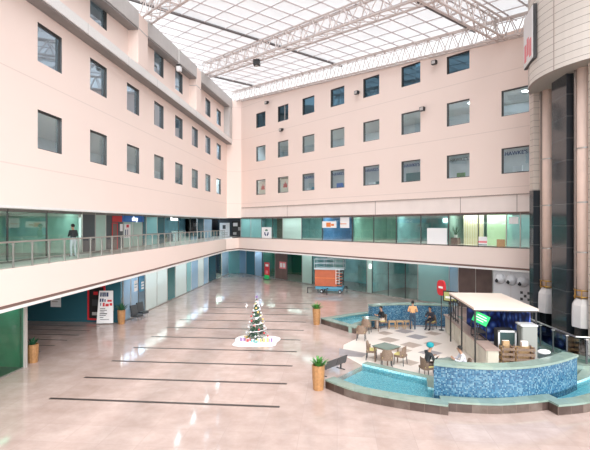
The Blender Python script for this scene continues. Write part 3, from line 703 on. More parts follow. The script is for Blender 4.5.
def fountain(label, arcs, inner, outline, lip_h=0.36):
    """basin outline: outer kerb polyline then inner kerb polyline back; mosaic wall stands inside"""
    T = thing('fountain_basin', label, 'fountain', (0, 0, 0))
    poly = outline + inner
    f = MB(); f.prism(poly, 0.002, 0.06, M['pool_floor']); f.build('basin_floor', T)
    w = MB(); w.add([(p[0], p[1], 0.27) for p in poly], [tuple(range(len(poly)))], M['water']); w.build('water', T)
    k = MB(); c = MB()
    for ai, arc in enumerate(arcs):
        strip_wall(k, arc, 0.42, 0.0, 0.30, M['rim'], M['kerb'], M['pool_floor']); strip_wall(c, offset(arc, -.03), 0.50, 0.30, lip_h + .004 * ai, M['rim'], M['rim'], M['rim'])
    k.build('outer_kerb', T); c.build('rim', T)
    k = MB(); strip_wall(k, inner, 0.40, 0.0, lip_h, M['rim'], M['rim'], M['pool_floor']); k.build('inner_kerb', T)
    return T
def mosaic_wall(label, path, d, top, loc_h=1.33):
    T = thing('mosaic_wall', label, 'wall', (0, 0, 0))
    m = MB(); strip_wall(m, path, d, 0.0, loc_h, M['rim'], M['mosaic'], M['mosaic']); m.build('mosaic_face', T)
    c = MB(); strip_wall(c, offset(path, -.05), d + .10, loc_h, loc_h + .08, M['rim'], M['rim'], M['rim']); c.build('coping', T)
arcs = [arc_pts([(-0.45, 17.75), (0.69, 16.7), (2.18, 16.03), (3.70, 15.60)], 6), arc_pts([(3.55, 15.95), (5.46, 15.88), (7.62, 16.5)], 6), arc_pts([(7.35, 15.94), (8.6, 16.38), (10.4, 17.6), (11.6, 19.2)], 6)]
inner = [(11.45, 19.75), (10.9, 20.9), (9.6, 19.2)] + arc_pts([(9.0, 18.75), (7.55, 17.85), (5.45, 17.15), (3.75, 17.3)], 6) + [(3.85, 18.45), (2.62, 19.28), (1.31, 20.2)]
fountain('large front fountain basin with turquoise water and stone rim', arcs, inner, arc_pts([(-0.2, 17.9), (0.8, 16.95), (2.2, 16.3), (3.7, 16.12), (5.46, 16.15), (7.3, 16.6), (8.5, 16.72), (10.2, 17.85), (11.4, 19.3)], 4))
mosaic_wall('curved blue mosaic wall standing in the front fountain basin', arc_pts([(3.46, 16.72), (4.3, 16.5), (5.33, 16.42), (6.3, 16.58), (7.26, 16.95), (8.3, 17.6), (9.15, 18.33)], 6), 0.45, None)
outer2 = [arc_pts([(2.7, 32.1), (0.9, 30.95), (-0.2, 30.0), (-1.03, 29.25)], 5), [(-1.03, 29.25), (-0.44, 28.5), (0.48, 27.4), (1.02, 26.75)]]
inner2 = arc_pts([(1.02, 26.75), (1.35, 27.7), (2.1, 28.6), (3.1, 29.12), (4.4, 29.42), (5.8, 29.37), (7.15, 29.0)], 5) + [(8.2, 30.6), (5.5, 32.6)]
fountain('smaller far fountain basin with blue water behind the cafe tables', outer2, inner2[1:], [(2.65, 31.9), (1.0, 30.75), (-0.1, 29.85), (-0.8, 29.22), (-0.34, 28.62), (0.55, 27.55), (1.05, 26.95)])
mosaic_wall('curved blue mosaic wall behind the far cafe tables', arc_pts([(2.2, 28.55), (3.1, 29.05), (4.4, 29.35), (5.8, 29.3), (7.1, 28.95)], 6), 0.45, None, 1.27)
# plaza paving between the basins
mb = MB(); cx, cy = 5.6, 22.9
pl = [(0.9, 21.2), (0.25, 22.4), (0.35, 24.2), (1.1, 25.6), (1.35, 26.9), (2.0, 27.75), (3.0, 28.5), (4.4, 28.9), (5.9, 28.85), (7.2, 28.5), (9.4, 26.6), (10.6, 24), (10.5, 21.4), (9.3, 19.0), (7.55, 17.9), (5.45, 17.2), (3.9, 17.4), (3.9, 18.5), (2.65, 19.35), (1.4, 20.3)]
mb.prism(pl, 0.0, 0.012, M['plaza']); trim(mb)
for i, (x, y, s, m) in enumerate([(2.05, 22.0, .55, 1), (2.86, 25.5, .6, 1), (3.99, 27.6, .6, 0), (4.51, 26.3, .62, 0), (5.1, 24.9, .5, 1), (3.9, 24.5, .6, 1), (3.19, 23.4, .6, 1), (4.6, 23.1, .6, 0), (2.8, 27.0, .5, 1), (5.3, 22.0, .5, 0), (3.3, 21.4, .5, 1), (5.6, 27.2, .5, 1)]):
    mb = MB(); mb.prism([(x - s, y), (x, y - s), (x + s, y), (x, y + s)], 0.010, 0.016, M['diamond'] if m == 0 else M['diamond_brown']); trim(mb)
mb = MB(); mb.prism([(0.1, 23.5), (0.1, 22.2), (1.2, 22.0), (1.5, 22.7)], 0.010, 0.015, M['diamond']); trim(mb)

# ------------------------------------------------------------------ railings
def railing(label, pts, z, h, npost, glass, cat='railing', pm='steel'):
    T = thing('glass_railing', label, cat, (pts[0][0], pts[0][1], z)); o = Vector((pts[0][0], pts[0][1], 0))
    V = [Vector((p[0], p[1], 0)) - o for p in pts]
    hr = MB(); hr.path([v + Vector((0, 0, h)) for v in V], 0.036, M['steel'], 8); hr.build('handrail', T)
    tot = sum((b - a).length for a, b in zip(V, V[1:])); step = tot / npost; acc = 0; posts = []
    for i in range(npost + 1):
        d = min(i * step, tot - 1e-4); rem = d
        for a, b in zip(V, V[1:]):
            l = (b - a).length
            if rem <= l: posts.append(a + (b - a) * (rem / l)); break
            rem -= l
    for p in posts:
        q = MB(); q.box((p.x, p.y, h * .48), (0.055, 0.055, h * .96), M[pm]); q.box((p.x, p.y, h - .09), (0.12, 0.12, 0.03), M['steel']); q.tube((p.x, p.y, h - .1), (p.x, p.y, h), 0.02, M['steel'], n=6); q.build('post', T)
    for a, b in zip(posts, posts[1:]):
        d = (b - a).normalized() * .05
        g = MB(); g.add([a + d + Vector((0, 0, .08)), b - d + Vector((0, 0, .08)), b - d + Vector((0, 0, h - .12)), a + d + Vector((0, 0, h - .12))], [(0, 1, 2, 3)], glass); g.build('glass_panel', T)
railing('long glass and steel railing along the left balcony edge', [(-12.72, 7.8 + 1.125 * 0), (-12.72, 50.8)], 4.66, 1.03, 38, M['rail_glass'])
railing('sloping glass railing between the kiosk and the round tower', [(9.55, 25.0), (10.08, 20.3), (11.5, 20.1)], 0.5, 1.12, 6, M['shop_glass'], pm='dark_grey')
mb = MB(); mb.prism([(9.2, 25.3), (9.9, 20.0), (12.5, 19.6), (12.8, 25)], 0.0, 0.5, M['rim']); trim(mb)

# ------------------------------------------------------------------ kiosk
K = thing('kiosk_canopy', 'cream flat canopy on thin black posts over the cafe kiosk', 'canopy', (7.45, 23.2, 0))
mb = MB(); mb.box((0, 0, 2.62), (2.75, 4.6, 0.09), M['canopy']); mb.build('canopy_roof', K)
mb = MB()
for sx in (-1, 1): mb.box((sx * 1.33, 0, 2.54), (0.06, 4.5, 0.07), M['black'])
for sy in (-1, 1): mb.box((0, sy * 2.25, 2.54), (2.7, 0.06, 0.07), M['black'])
mb.build('roof_frame', K)
for x, y in ((-1.3, -2.2), (1.3, -2.2), (-1.3, 2.2), (1.3, 2.2), (-1.3, 0)):
    mb = MB(); mb.box((x, y, 1.27), (0.06, 0.06, 2.54), M['black']); mb.build('post', K)
mb = MB(); mb.box((8.68, 23.4, 1.35), (0.05, 3.9, 2.3), M['backdrop']); tag(mb.build('backdrop_panel'), 'dark blue patterned side panel under the right of the kiosk canopy', 'panel')
mb = MB(); mb.box((7.82, 25.3, 1.3), (1.7, 0.05, 2.4), M['backdrop']); tag(mb.build('backdrop_panel'), 'dark blue patterned rear panel at the back of the kiosk', 'panel')
K = thing('kiosk_counter', 'long cafe counter with grey olive panels along the plaza', 'counter', (6.42, 24.0, 0))
mb = MB(); mb.box((0.25, 0, 0.48), (0.45, 7.6, 0.96), M['counter']); mb.build('carcass', K)
for i in range(7):
    mb = MB(); mb.box((0.0, -3.25 + 1.08 * i, 0.50), (0.04, 1.02, 0.92), M['counter']); mb.build('front_panel', K)
mb = MB(); mb.box((0.22, 0, 1.0), (0.62, 7.7, 0.07), M['counter_top']); mb.build('worktop', K)
# open metal rack at the counter's near half
R_ = thing('display_rack', 'open black metal display rack standing on the kiosk counter', 'rack', (6.66, 22.2, 1.035))
mb = MB()
for x in (-.2, .2):
    for y in (-.5, .5): mb.box((x, y, .35), (0.035, 0.035, 0.7), M['black'])
for z in (.02, .35, .69):
    for x in (-.2, .2): mb.box((x, 0, z), (0.035, 1.0, 0.035), M['black'])
    for y in (-.5, .5): mb.box((0, y, z), (0.4, 0.035, 0.035), M['black'])
mb.build('frame', R_)
mb = MB(); mb.box((0, 0, .36), (0.38, 0.96, 0.015), M['dark_grey']); mb.build('shelf', R_)
R_ = thing('trellis', 'black trellis of upright bars along the far end of the counter', 'trellis', (6.5, 26.2, 1.035))
for i in range(5):
    mb = MB(); mb.box((0, -.95 + .5 * i, .55), (0.04, 0.04, 1.1), M['black']); mb.build('bar', R_)
mb = MB(); mb.box((0, 0.05, 1.08), (0.05, 2.1, 0.05), M['black']); mb.box((0, 0.05, .12), (0.05, 2.1, 0.05), M['black']); mb.build('rail', R_)
mb = MB(); mb.tube((0, .3, .1), (0, 1.0, .95), 0.03, M['black']); mb.build('brace', R_)
# signs
S_ = thing('post_sign', 'red rounded sign on a thin dark post at the far end of the counter', 'sign', (6.25, 28.05, 0.012))
mb = MB(); mb.tube((0, 0, 0), (0, 0, 2.9), 0.03, M['dark_grey']); mb.lathe([(0.16, 0), (0.16, 0.03)], (0, 0, 0), M['dark_grey'], n=16); mb.build('post', S_)
mb = MB(); Rm = Matrix.Rotation(radians(-62), 3, 'Z')
pts = []
for i in range(24):
    a = 2 * pi * i / 24; r = 1 / ((abs(cos(a)) ** 3 + abs(sin(a)) ** 3) ** (1 / 3)); pts.append((r * cos(a) * .34, r * sin(a) * .46))
fr = [Rm @ Vector((p[0], -.05, 2.55 + p[1])) for p in pts]; bk_ = [Rm @ Vector((p[0], .05, 2.55 + p[1])) for p in pts]
mb.add(fr + bk_, [tuple(range(24)), tuple(range(47, 23, -1))] + [(i, 24 + i, 24 + (i + 1) % 24, (i + 1) % 24) for i in range(24)], M['red']); mb.build('sign_plate', S_)
mb = MB(); mb.box(Rm @ Vector((0, -.06, 2.58)), (0.36, 0.02, 0.12), M['white_sign'], rz=radians(-62)); mb.build('mark', S_)
S_ = thing('menu_board', 'small black framed yellow green board on the trellis, beside the red sign', 'sign', (6.38, 26.4, 2.05))
mb = MB(); mb.box((0, 0, .25), (0.85, 0.06, 0.62), M['black'], rz=radians(-40)); mb.build('frame', S_)
mb = MB(); v = Matrix.Rotation(radians(-40), 3, 'Z') @ Vector((0, -.035, .25)); mb.box(v, (0.72, 0.02, 0.48), M['olive_sign'], rz=radians(-40)); mb.build('panel', S_)['label'] = 'yellow green panel with a pale band'
mb = MB(); v = Matrix.Rotation(radians(-40), 3, 'Z') @ Vector((0, -.05, .2)); mb.box(v, (0.56, 0.01, 0.12), M['white_sign'], rz=radians(-40)); mb.build('band', S_)
mb = MB(); mb.tube((0.1, 0.06, 0.0), (0.28, -0.1, -.99), 0.02, M['black']); mb.build('post', S_)
S_ = thing('hanging_sign', 'bright green sign hanging tilted under the kiosk canopy', 'sign', (6.55, 20.98, 2.5))
Rm = Matrix.Rotation(radians(-20), 3, 'Z') @ Matrix.Rotation(radians(24), 3, 'Y')
mb = MB(); mb.box(Rm @ Vector((0, 0, -.36)), (0.66, 0.05, 0.46), M['green_sign'], rot=Rm); mb.build('plate', S_)
mb = MB()
for i, w in enumerate((0.42, 0.5, 0.3)): mb.box(Rm @ Vector((0, -.03, -.24 - .11 * i)), (w, 0.01, 0.035), M['white_sign'], rot=Rm)
mb.build('text_lines', S_)
mb = MB(); mb.tube((-.2, 0, 0), Rm @ Vector((-.25, 0, -.14)), 0.012, M['black']); mb.tube((.25, 0, 0), Rm @ Vector((.25, 0, -.14)), 0.012, M['black']); mb.build('hanger', S_)
# appliances
S_ = thing('tall_cabinet', 'tall grey cabinet at the right end of the kiosk', 'cabinet', (8.42, 21.1, 0.012))
mb = MB(); mb.box((0, 0, .95), (0.62, 0.6, 1.9), M['cabinet']); mb.build('body', S_)
mb = MB(); mb.box((-.03, 0, 1.93), (0.72, 0.66, 0.06), M['appliance']); mb.build('top_board', S_)
mb = MB(); mb.box((-.325, 0, .95), (0.03, 0.54, 1.75), M['cabinet']); mb.build('door', S_); mb = MB(); mb.tube((-.36, -.2, .8), (-.36, -.2, 1.1), .012, M['steel']); mb.build('handle', S_)
S_ = thing('drinks_fridge', 'glass fronted fridge with a pale frame inside the kiosk', 'fridge', (7.62, 21.55, 0.012))
mb = MB(); mb.box((0, 0.02, .8), (0.74, 0.6, 1.6), M['dark_grey']); mb.build('body', S_)
mb = MB()
for x in (-.36, .36): mb.box((x, -.30, .8), (0.07, 0.06, 1.6), M['appliance'])
for z in (.05, 1.56): mb.box((0, -.30, z), (0.78, 0.06, 0.08), M['appliance'])
mb.build('door_frame', S_); mb = MB(); mb.box((0, -.295, .8), (0.66, 0.02, 1.44), M['dark_glass']); mb.build('door_glass', S_)
for i, (x, y, z, w, lab) in enumerate(((7.35, 20.55, 0.0, 0.5, 'left stack'), (8.05, 20.5, 0.0, 0.75, 'right stack'))):
    S_ = thing('crate_stack', ['brown wooden slatted crate near the fridge, left one', 'longer brown wooden slatted crate near the grey cabinet'][i], 'crate', (x, y, 0.012))
    for k in range(5):
        mb = MB(); mb.box((0, -.22, .12 + .22 * k), (w, 0.03, 0.11), M['wicker']); mb.box((0, .22, .12 + .22 * k), (w, 0.03, 0.11), M['rattan'])
        mb.box((-w / 2, 0, .12 + .22 * k), (0.03, 0.44, 0.11), M['rattan']); mb.box((w / 2, 0, .12 + .22 * k), (0.03, 0.44, 0.11), M['rattan']); mb.build('slat', S_)
    for sx in (-1, 1):
        for sy in (-1, 1): mb = MB(); mb.box((sx * (w / 2 - .03), sy * .19, .56), (0.05, 0.05, 1.12), M['brown_panel']); mb.build('corner_post', S_)
for x, y, z, lab, m in ((7.3, 20.55, 1.13, 'beige paper bag on the left wooden crate', 'rattan'), (8.05, 20.5, 1.13, 'pale carton on the longer wooden crate', 'canopy')):
    mb = MB(); mb.box((0, 0, .1), (0.26, 0.22, 0.2), M[m]); mb.box((0, 0, .205), (0.28, 0.06, 0.012), M['white_sign']); tag(mb.build('carton', loc=(x, y, z)), lab, 'carton')
mb = MB(); mb.sphere((0, 0, 0), 0.2, M['white_sign'], 14, (1.2, 0.9, .45)); tag(mb.build('washbowl', smooth=True, loc=(7.9, 18.25, 1.50)), 'white bowl lying on the mosaic wall by the crates', 'bowl')

# ------------------------------------------------------------------ cafe chairs and tables
def make_chair(label):
    T = thing('wicker_chair', label, 'chair', (0, 0, 0.012), 0, None)          # faces +Y
    mb = MB(); mb.box((0, 0, .41), (0.48, 0.46, 0.09), M['wicker']); mb.build('seat', T)
    mb = MB()
    n = 9; prev = None
    for i in range(n):
        a = radians(200 + 140 * i / (n - 1)); p = (0.27 * cos(a), 0.24 * sin(a) + .02)
        h = 0.84 if 1 < i < n - 2 else 0.66
        if prev:
            q, hq = prev
            o1 = lambda p: (p[0] * 1.1, p[1] * 1.1)
            a1, b1 = o1(q), o1(p)
            mb.hexa([(*q, .36), (*p, .36), (*b1, .36), (*a1, .36), (*q, hq), (*p, h), (b1[0] * 1.05, b1[1] * 1.08, h), (a1[0] * 1.05, a1[1] * 1.08, hq)], M['wicker'])
        prev = (p, h)
    mb.build('backrest', T)
    for x, y in ((-.2, -.2), (.2, -.2), (-.2, .2), (.2, .2)):
        mb = MB(); mb.tube((x, y, .38), (x * 1.15, y * 1.15, 0), 0.02, M['dark_grey']); mb.build('leg', T)
    mb = MB(); mb.box((0, .02, .475), (0.42, 0.40, 0.05), M['cushion']); mb.build('cushion', T)['label'] = 'pale yellow seat cushion'
    return T
chairs = [((1.62, 21.72), -100, 'wicker chair with yellow cushion at the left of the nearest cafe table'),
          ((2.2, 20.55), 0, 'wicker chair on the near side of the nearest cafe table, its back to us'),
          ((2.88, 21.08), 60, 'wicker chair with yellow cushion at the right of the nearest cafe table'),
          ((1.33, 25.3), -10, 'wicker chair standing alone by the plaza entrance'),
          ((1.72, 27.0), -20, 'wicker chair with yellow cushion on the near side of the far left table'),
          ((2.78, 28.25), 110, 'wicker chair under the man in black at the far left table'),
          ((5.72, 28.35), 140, 'wicker chair under the person in dark clothes by the far mosaic wall'),
          ((3.72, 19.4), -70, 'wicker chair under the man in the teal turban'),
          ((5.25, 19.3), 90, 'wicker chair under the man in the white shirt')]
proto = make_chair(chairs[0][2])
for i, ((x, y), a, lab) in enumerate(chairs):
    if i == 0: proto.location = (x, y, .012); proto.rotation_euler = (0, 0, radians(a))
    else: dup(proto, (x, y, .012), radians(a), lab)
def make_table(label):
    T = thing('cafe_table', label, 'table', (0, 0, .012))
    mb = MB(); mb.box((0, 0, .735), (0.95, 0.95, 0.025), M['table_glass']); mb.build('glass_top', T)
    mb = MB(); mb.box((0, 0, .69), (0.86, 0.86, 0.06), M['wicker']); mb.build('apron', T)
    for sx in (-1, 1):
        for sy in (-1, 1): mb = MB(); mb.tube((sx * .36, sy * .36, 0), (sx * .38, sy * .38, .67), .03, M['wicker']); mb.build('leg', T)
    return T
tables = [((2.27, 21.35), 0, 'square glass topped cafe table nearest the front basin'), ((2.02, 27.65), 10, 'square glass topped cafe table beside the man in black'),
          ((4.50, 19.2), 15, 'dark square cafe table between the turbaned man and the man in white')]
tp = make_table(tables[0][2])
for i, ((x, y), a, lab) in enumerate(tables):
    if i == 0: tp.location = (x, y, .012); tp.rotation_euler = (0, 0, radians(45))
    else: dup(tp, (x, y, .012), radians(a), lab)
# rattan stools and a low rattan table along the far mosaic wall
def make_stool(label):
    T = thing('rattan_stool', label, 'stool', (0, 0, .012), 0)
    mb = MB(); mb.box((0, 0, .42), (0.42, 0.42, 0.05), M['rattan']); mb.build('seat', T)
    for sx in (-1, 1):
        for sy in (-1, 1): mb = MB(); mb.tube((sx * .18, sy * .18, .4), (sx * .2, sy * .2, 0), .025, M['rattan']); mb.build('leg', T)
    mb = MB()
    for sx in (-1, 1): mb.tube((sx * .19, -.19, .15), (sx * .19, .19, .15), .015, M['rattan'])
    for sy in (-1, 1): mb.tube((-.19, sy * .19, .15), (.19, sy * .19, .15), .015, M['rattan'])
    mb.build('stretcher', T); return T
st = [((3.36, 28.3), 'rattan stool against the far mosaic wall, leftmost of three'), ((3.84, 28.4), 'rattan stool against the far mosaic wall, middle of three'), ((4.32, 28.45), 'rattan stool against the far mosaic wall, nearest the standing man')]
s0 = make_stool(st[0][1])
for i, ((x, y), lab) in enumerate(st):
    if i == 0: s0.location = (x, y, .012)
    else: dup(s0, (x, y, .012), .1 * i, lab)

# ------------------------------------------------------------------ people
def person(label, loc, yaw, J, shirt, pants, hair, skin=SKIN, shoes=None, turban=None, jacket_hem=None):
    """J: joints in a local frame, facing +Y. One skinned body mesh, hair or turban as a child."""
    shoes = shoes or M['black']
    names = ['pelvis', 'spine', 'chest', 'neck', 'head', 'crown']
    V = []; Rr = []; E = []; Z = []
    idx = {}
    def vtx(n, p, r, z): idx[n] = len(V); V.append(Vector(p)); Rr.append(r); Z.append(z)
    pel, chest, head = Vector(J['pelvis']), Vector(J['chest']), Vector(J['head'])
    vtx('pelvis', pel, (.155, .12), 'pants'); vtx('spine', pel.lerp(chest, .5), (.145, .11), 'shirt'); vtx('chest', chest, (.165, .115), 'shirt')
    nk = chest + (head - chest) * .42; vtx('neckbase', chest + (head - chest) * .25, (.10, .08), 'shirt'); vtx('neck', nk, (.055, .058), 'skin')
    vtx('jaw', head + Vector((0, .012, -.06)), (.068, .078), 'skin'); vtx('head', head + Vector((0, 0, .03)), (.078, .095), 'skin'); vtx('crown', head + Vector((0, -.01, .10)), (.055, .068), 'skin')
    for a, b in (('pelvis', 'spine'), ('spine', 'chest'), ('chest', 'neckbase'), ('neckbase', 'neck'), ('neck', 'jaw'), ('jaw', 'head'), ('head', 'crown')): E.append((idx[a], idx[b]))
    for sd, sx in (('l', -1), ('r', 1)):
        sh = chest + Vector((sx * .185, 0, .06)); el, ha = Vector(J['elbow_' + sd]), Vector(J['hand_' + sd])
        vtx('sh' + sd, sh, (.07, .07), 'shirt'); vtx('el' + sd, el, (.047, .047), 'shirt'); vtx('wr' + sd, el.lerp(ha, .9), (.032, .032), 'shirt'); vtx('ha' + sd, ha, (.038, .026), 'skin'); vtx('pa' + sd, ha + (ha - el).normalized() * .06, (.034, .018), 'skin')
        E += [(idx['chest'], idx['sh' + sd]), (idx['sh' + sd], idx['el' + sd]), (idx['el' + sd], idx['wr' + sd]), (idx['wr' + sd], idx['ha' + sd]), (idx['ha' + sd], idx['pa' + sd])]
        hp = pel + Vector((sx * .10, 0, -.05)); kn, an = Vector(J['knee_' + sd]), Vector(J['ankle_' + sd])
        toe = Vector(J.get('toe_' + sd, an + Vector((0, .17, -.045))))
        vtx('hp' + sd, hp, (.095, .095), 'pants'); vtx('kn' + sd, kn, (.062, .062), 'pants'); vtx('cf' + sd, kn.lerp(an, .4), (.056, .056), 'pants'); vtx('an' + sd, an, (.043, .043), 'pants'); vtx('ft' + sd, an.lerp(toe, .5) + Vector((0, 0, -.015)), (.045, .038), 'shoes'); vtx('to' + sd, toe, (.040, .028), 'shoes')
        E += [(idx['pelvis'], idx['hp' + sd]), (idx['hp' + sd], idx['kn' + sd]), (idx['kn' + sd], idx['cf' + sd]), (idx['cf' + sd], idx['an' + sd]), (idx['an' + sd], idx['ft' + sd]), (idx['ft' + sd], idx['to' + sd])]
    me = bpy.data.meshes.new('tmp'); me.from_pydata([tuple(v) for v in V], E, []); me.update()
    ob = bpy.data.objects.new('tmp', me); COL.objects.link(ob)
    md = ob.modifiers.new('skin', 'SKIN'); md.use_smooth_shade = True
    lay = me.skin_vertices[0].data
    for i, r in enumerate(Rr): lay[i].radius = r; lay[i].use_root = (i == 0)
    sb_ = ob.modifiers.new('sub', 'SUBSURF'); sb_.levels = 2; sb_.render_levels = 2
    body = bpy.data.meshes.new_from_object(ob.evaluated_get(bpy.context.evaluated_depsgraph_get()))
    bpy.data.objects.remove(ob)
    bm = bmesh.new(); bm.from_mesh(body)
    order = ['skin', 'shirt', 'pants', 'shoes']
    segs = [(V[a], V[b], Z[a], Z[b]) for a, b in E]
    for f in bm.faces:
        c = f.calc_center_median(); best = 1e9; bz = 'shirt'
        for a, b, za, zb in segs:
            d = b - a; t = max(0, min(1, (c - a).dot(d) / max(1e-9, d.dot(d)))); q = (c - (a + d * t)).length
            if q < best: best = q; bz = za if t < .5 else zb
        f.material_index = order.index(bz); f.smooth = True
    # fingers, nose, ears, eyes grown on to the same mesh
    extra = MB()
    for m_ in (skin, shirt, pants, shoes): extra.mi(m_)
    for sd, sx in (('l', -1), ('r', 1)):
        pa, ha, el = V[idx['pa' + sd]], V[idx['ha' + sd]], V[idx['el' + sd]]
        d = (ha - el).normalized(); u = d.orthogonal().normalized(); w = d.cross(u)
        for k, ln in enumerate((.065, .078, .072, .055)):
            b0 = pa + u * (.021 * (k - 1.5)); m1 = b0 + d * ln * .55; m2 = m1 + (d * .75 + w * .5).normalized() * ln * .5
            extra.tube(b0 - d * .02, m1, .0095, skin, n=6); extra.tube(m1, m2, .0088, skin, .007, n=6)
        t0 = ha + u * .03; extra.tube(t0, t0 + (d * .7 + u * .7) * .045, .011, skin, n=6); extra.tube(t0 + (d * .7 + u * .7) * .045, t0 + (d * .85 + u * .55) * .08, .0095, skin, .007, n=6)
    h = head + Vector((0, 0, .02))
    extra.tube(h + Vector((0, .085, .012)), h + Vector((0, .118, -.022)), .010, skin, .017, n=6)
    for sx in (-1, 1): extra.sphere(h + Vector((sx * .080, -.005, -.005)), .03, skin, 8, (.35, .7, 1))
    for sx in (-1, 1): extra.sphere(h + Vector((sx * .032, .088, .015)), .011, M['black'], 6)
    extra.box(h + Vector((0, .093, -.055)), (0.045, 0.012, 0.010), M['gift_red'])
    e = extra.build('tmp2'); n0 = len(order)
    bm2 = bmesh.new(); bm2.from_mesh(e.data); tmp = bpy.data.meshes.new('t'); bm2.to_mesh(tmp); bm2.free()
    bm.from_mesh(tmp); body = bpy.data.meshes.new('person')
    for m_ in (skin, shirt, pants, shoes, M['black'], M['gift_red']): body.materials.append(m_)
    bm.to_mesh(body); bm.free(); bpy.data.objects.remove(e)
    o = bpy.data.objects.new('person', body); COL.objects.link(o); o.location = loc; o.rotation_euler = (0, 0, yaw)
    tag(o, label, 'person')
    hb = MB()
    if turban:
        hb.sphere(head + Vector((0, -.015, .095)), .15, turban, 14, (1, 1.1, .78))
        for k in range(4): hb.lathe([(.13, -.02), (.15, 0), (.13, .02)], head + Vector((0, -.015, .05 + .035 * k)), turban, 16, close=False)
        hb.build('turban', o, True)['label'] = 'teal wrapped turban'
    else:
        n = 14; vs = []; fs = []
        for j in range(6):
            t = radians(8 + 24 * j)
            for i in range(n):
                a = 2 * pi * i / n; front = max(0, sin(a)); tt = t * (1 - .56 * front)
                vs.append(head + Vector((.094 * sin(tt) * cos(a), -.012 + .113 * sin(tt) * sin(a), .035 + .112 * cos(tt))))
        for j in range(5):
            for i in range(n): fs.append((j * n + i, (j + 1) * n + i, (j + 1) * n + (i + 1) % n, j * n + (i + 1) % n))
        fs.append(tuple(range(n - 1, -1, -1))); hb.add(vs, fs, hair); hb.build('hair', o, True)
    return o
cl = lambda n, c: P(n, c, 0.8, noise=0.12, scale=14)
def stand(lean=0.0, arms='down', k=1.0):
    J = dict(pelvis=(0, 0, .93), chest=(0, .05 * lean, 1.32), head=(0, .03 + .09 * lean, 1.62), knee_l=(-.12, .03, .50), knee_r=(.12, .03, .50), ankle_l=(-.13, -.02, .085), ankle_r=(.13, -.02, .085))
    if arms == 'down': J.update(elbow_l=(-.27, -.03, 1.10), elbow_r=(.27, -.03, 1.10), hand_l=(-.25, .08, .88), hand_r=(.25, .08, .88))
    if arms == 'front': J.update(elbow_l=(-.27, .02, 1.10), elbow_r=(.27, .02, 1.10), hand_l=(-.12, .24, 1.12), hand_r=(.12, .24, 1.12))
    return J
def sit(lean=0.1, reach=.35, hz=.82):
    return dict(pelvis=(0, -.02, .58), chest=(0, .02 + lean * .6, .95), head=(0, .06 + lean, 1.24), elbow_l=(-.27, .10 + lean, .77), elbow_r=(.27, .10 + lean, .77), hand_l=(-.15, reach, hz), hand_r=(.15, reach, hz),
                knee_l=(-.13, .42, .55), knee_r=(.13, .42, .55), ankle_l=(-.13, .42, .085), ankle_r=(.13, .40, .085))
person('man in a dark jacket and pale trousers standing on the left balcony', (-14.05, 23.15, 4.655), radians(70), stand(0.2, 'front'), cl('jacket_charcoal', (0.025, 0.03, 0.035)), cl('trousers_pale', (0.50, 0.58, 0.62)), HAIR)
person('man in a tan jacket and jeans standing by the far mosaic wall', (4.55, 28.0, .012), radians(-8), stand(0.6, 'front'), cl('jacket_tan', (0.66, 0.36, 0.17)), cl('jeans_dark', (0.04, 0.07, 0.11)), HAIR)
person('man in black seated at the far left table, turned towards us', (2.78, 28.25, .012), radians(110), sit(.05, .38, .82), cl('shirt_black', (0.012, 0.012, 0.014)), cl('trousers_cream', (0.55, 0.45, 0.38)), HAIR)
person('person in dark clothes seated by the far mosaic wall, right of the standing man', (5.72, 28.35, .012), radians(140), sit(.12, .38, .80), cl('coat_dark', (0.03, 0.035, 0.05)), cl('trousers_dark', (0.03, 0.03, 0.04)), HAIR)
person('man in a teal turban and dark jacket seated with his back to us', (3.72, 19.4, .012), radians(-70), sit(.12, .42, .84), cl('jacket_dark', (0.03, 0.035, 0.04)), cl('trousers_brown', (0.10, 0.07, 0.06)), HAIR, turban=P('turban_teal', (0.01, 0.27, 0.31), .8))
person('man in a white shirt seated in profile facing the turbaned man', (5.25, 19.3, .012), radians(90), sit(.16, .45, .84), cl('shirt_white', (0.70, 0.70, 0.76)), cl('trousers_grey', (0.10, 0.10, 0.12)), HAIR)

# ------------------------------------------------------------------ planters
def planter(label, x, y, h, dark, seed, ph=0.55):
    rnd = random.Random(seed)
    T = thing('potted_plant', label, 'plant', (x, y, 0))
    mb = MB(); n = 24; vs = []; fs = []
    prof = [(0.20, 0), (0.235, h * .5), (0.25, h), (0.215, h), (0.21, h - .1)]
    for r, z in prof:
        for i in range(n): a = 2 * pi * i / n; rr = r * (1.0 if i % 2 == 0 else .955); vs.append((rr * cos(a), rr * sin(a), z))
    for j in range(len(prof) - 1):
        for i in range(n): fs.append((j * n + i, j * n + (i + 1) % n, (j + 1) * n + (i + 1) % n, (j + 1) * n + i))
    fs.append(tuple(range(n - 1, -1, -1))); mb.add(vs, fs, M['wood_pot']); mb.build('pot', T)
    mb = MB(); mb.lathe([(0.21, h - .1), (0.21, h - .08)], (0, 0, 0), M['soil'], n=16); mb.build('soil', T)
    mb = MB(); m = M['leaf_dark'] if dark else M['leaf']
    for i in range(70 if not dark else 26):
        a = rnd.random() * 2 * pi; el = rnd.uniform(.5, 1.5); L = rnd.uniform(.6, 1.0) * ph; w = .035 if not dark else .05
        d = Vector((cos(a) * cos(el), sin(a) * cos(el), sin(el))); s = Vector((-sin(a), cos(a), 0)) * w; b = Vector((0, 0, h - .1)) + Vector((cos(a), sin(a), 0)) * .08 * rnd.random()
        p1, p2, p3 = b + d * L * .35, b + d * L * .7 + Vector((0, 0, -.02)), b + d * L + Vector((cos(a) * .06, sin(a) * .06, -.10 * ph))
        mb.add([b - s * .3, b + s * .3, p1 + s, p1 - s, p2 + s * .8, p2 - s * .8, p3], [(0, 1, 2, 3), (3, 2, 4, 5), (5, 4, 6)], m)
    mb.build('foliage', T); return T
planter('brown slatted planter with a bushy green plant at the left tip of the front basin', -0.72, 17.62, .95, False, 1, .52)
